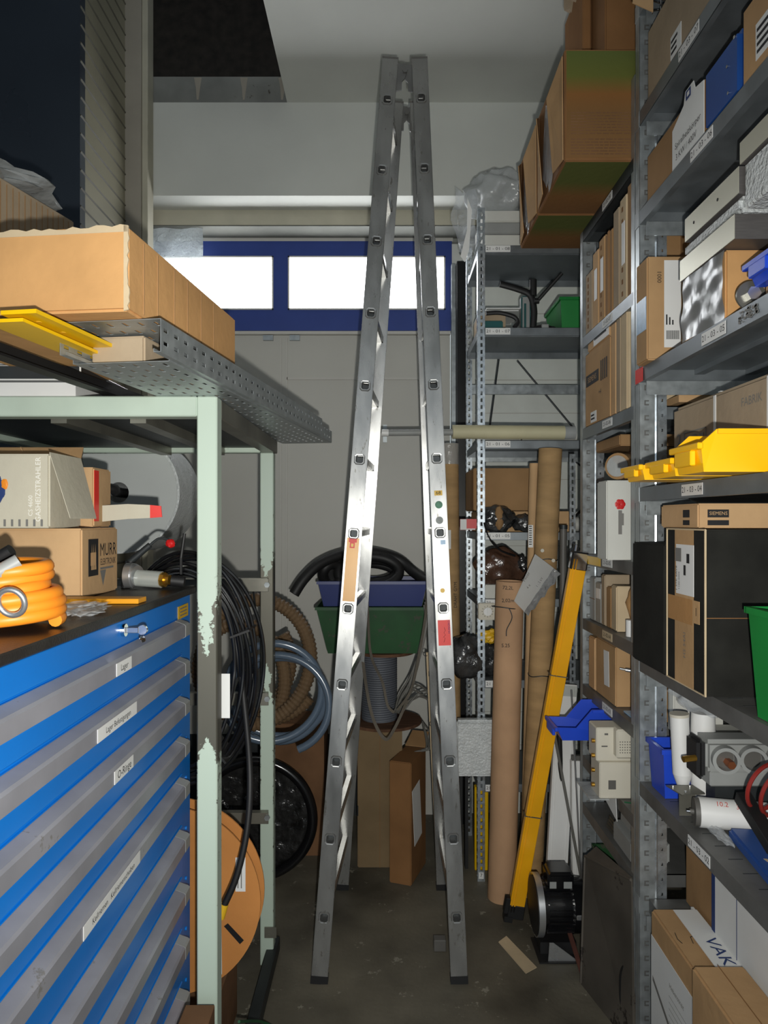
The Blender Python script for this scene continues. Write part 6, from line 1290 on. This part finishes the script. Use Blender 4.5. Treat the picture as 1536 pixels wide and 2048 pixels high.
cp = thing('capacitor', 'white cylinder with red lettering lying on the near shelf', 'capacitor', (.90, 1.88, zb))
p0, p1 = Vector((.826, 1.893, .903)), Vector((1.0, 1.850, .903)); u = (p1-p0).normalized()
b = MB(); b.cyl(p0+u*.012, p1, .0385, seg=36); b.build('can', 'white_p', cp, smooth=30)
b = MB(); b.cyl(p0, p0+u*.012, .036, seg=36); b.cyl(p0-u*.010, p0, .007, seg=12); b.m(1); b.cyl(p0-u*.018, p0-u*.010, .004, seg=10); b.build('end_terminal', ['grey_d', 'chrome'], cp, smooth=30)
s_ = Vector((u.x, u.y, 0)); nn = Vector((-.30, -.65, .70)).normalized(); nn = (nn-s_*nn.dot(s_)).normalized(); up_ = nn.cross(s_)
mm = Matrix((s_, up_, nn)).transposed().to_4x4(); mm.translation = p0+u*.075+nn*.0391
b = MB(); b.text('10.2', .018, mm @ Matrix.Translation((-.01, .008, 0))); b.text('3x62u', .018, mm @ Matrix.Translation((.045, .004, 0))); b.build('lettering', 'ink_red', cp)
rc = thing('red_cable', 'loop of dark red cable over the grey valve block', 'cable', (.94, 1.76, zb))
for k in range(2):
    b = MB(); b.tube([(.945+k*.022+.062*math.cos(t), 1.755-.02*k+.035*math.cos(t+.5), 1.020-.008*k+.062*math.sin(t)) for t in [i*2*math.pi/36 for i in range(36)]], .0052, 8, closed=True); b.build('cable_turn', 'cable_red', rc, smooth=True)
b = MB(); b.tube(spline([(.99, 1.73, .95), (1.02, 1.72, .93), (1.05, 1.68, .91), (1.06, 1.62, .89)], 8), .010, 10); tag(b.build('black_tool', 'black', smooth=True), 'black bent hose piece right of the white cylinder', 'hose')
bar('black_gun_tool', 'black bar shaped tool slanting above the blue case', 'tool', at(1552, 1700, 1.64), at(1484, 1592, 1.79), .036, .03, 'black')
bc = thing('blue_case', 'long blue case with a torn sticker on the shelf with label 02', 'case', (.885, 1.585, zb))
b = MB(); b.box(-.031, .031, -.245, .245, 0, .028, .006, seg=2, mtx=Matrix.Translation((.884, 1.575, zb)) @ rot(-7)); b.build('body', 'blue_case', bc)
mt = Matrix.Translation((.888, 1.60, zb+.0285)) @ rot(-7); b = MB(); b.poly([mt @ Vector(p) for p in ((-.012, .05, 0), (-.004, .05, 0), (.004, .02, 0), (.022, .005, 0), (.018, -.05, 0), (.0, -.02, 0), (-.014, -.01, 0), (-.004, .015, 0))], (0, 0, .0006)); b.build('torn_sticker', 'card_pale', bc)
yt = thing('yellow_tool', 'yellow and red hand tool beside the blue case', 'tool', (.955, 1.66, zb))
b = MB(); b.box(-.022, .022, -.09, .09, 0, .03, .008, seg=2, mtx=Matrix.Translation((.953, 1.68, zb)) @ rot(-8)); b.build('body', 'yellow', yt, smooth=30)
b = MB(); b.box(-.010, .010, -.03, .03, .03, .036, .003, mtx=Matrix.Translation((.953, 1.69, zb)) @ rot(-8)); b.build('button', 'red', yt)
b = MB(); b.blob((.862, 1.83, zb+.010), .014, .07, .010, .3, 3, 3, 51, mtx=None); tag(b.build('film_strip', 'film', smooth=True), 'crumpled clear film strip at the tip of the long blue case', 'film')
b = MB(); b.box(.975, 1.03, 1.74, 1.81, zb, zb+.006); tag(b.build('paper_card', 'paper'), 'small white card beside the yellow hand tool', 'card')
# bottom
c = Carton('tall brown carton behind the near post above the floor boxes', .935, 1.05, 2.02, 2.2, .4965, .80, 'card_brown')
c = Carton('white papered carton with blue lettering under shelf label 02', .925, 1.24, 1.44, 2.0, .0, .795, 'card_brown', name='papered_carton')
W_, H_ = c.size('left'); f = c.frame('left', .5, .5, .001); b = MB(); b.box(-W_/2, W_/2-.10, -H_/2+.30, H_/2-.01, 0, .0008, mtx=f); b.build('white_paper', 'paper', c.root, local=True)
b = MB(); b.box(W_/2-.10, W_/2-.075, -H_/2+.3, H_/2-.02, 0, .001, mtx=f); b.build('red_stripe', 'red', c.root, local=True)
b = MB(); b.box(-.14, -.137, 0, .30, .0008, .0012, mtx=f); b.box(-W_/2, -W_/2+.02, .02, .30, .0008, .0012, mtx=f); b.build('lettering', 'ink_blue', c.root, local=True)
c = Carton('cardboard box with handwritten strokes on its lid beside the near post', XX(1302, 2.12), .915, 1.80, 2.12, 0, .520, 'card', bev=.006)
b = MB(); f = c.frame('top', .42, .45, .001)
for pts in ([(-.03, .05), (-.035, .02), (-.03, .0)], [(.0, .0), (.005, .03), (.02, .035), (.02, .01), (.035, .01), (.045, .03), (.06, .035)]): b.tube([f @ Vector((x, y, 0)) for x, y in pts], .001, 5)
b.build('handwriting', 'ink', c.root, local=True)
c.patch('left', .02, .98, .0, .86, m='paper', name='delivery_paper')
b = MB(); f = c.frame('left', .5, .45, .0028); b.text('Hebenstreit', .020, f @ Matrix.Translation((.03, .15, 0))); b.poly([f @ Vector(p) for p in ((-.14, .10, 0), (-.14, .085, 0), (.12, -.04, 0), (.12, -.025, 0))]); 
for k in range(12): b.box(-.02, .10, .12-k*.018, .1208-k*.018, 0, .0004, mtx=f)
b.build('print', 'ink_grey', c.root, local=True)
b = MB(); b.box(.916, .924, 1.45, 2.12, 0, .525); ws = b.build('white_card_strip', 'paper'); tag(ws, 'white card strip with blue letters between the floor boxes', 'strip')
f = face_mtx('left', (.9154, 1.70, .40)); 
b = MB(); b.box(.855, .925, 1.46, 2.10, .5255, .5275); st_ = b.build('letter_strip', 'paper', ws)
b = MB(); mt = Matrix.Translation((.895, 1.86, .5285)) @ rot(-90); b.text('VAKER', .050, mt, 1.3); mt = Matrix.Translation((.90, 1.56, .5285)) @ rot(-90); b.text('GASOL8', .03, mt, 1.2); b.build('lettering', 'ink_blue', ws)
c = Carton('nearest cardboard box at the lower right with a diamond sticker', XX(1378, 1.80), .905, 1.18, 1.785, 0, .560, 'card', bev=.006)
f = c.frame('left', .24, .66, .0012); b = MB(); b.poly([f @ Vector(p) for p in ((0, .042, 0), (-.030, 0, 0), (0, -.045, 0), (.028, .005, 0))], (-.001, 0, 0)); b.build('diamond_sticker', 'label', c.root, local=True)
c.seam('top', True, .5); c.flap('front', -2, .01, 'card_pale')
b = MB(); b.box(.83, .90, 2.13, 2.17, .0, .49); tag(b.build('dark_plate', 'dark_steel'), 'dark steel plate standing behind the handwritten box', 'plate')
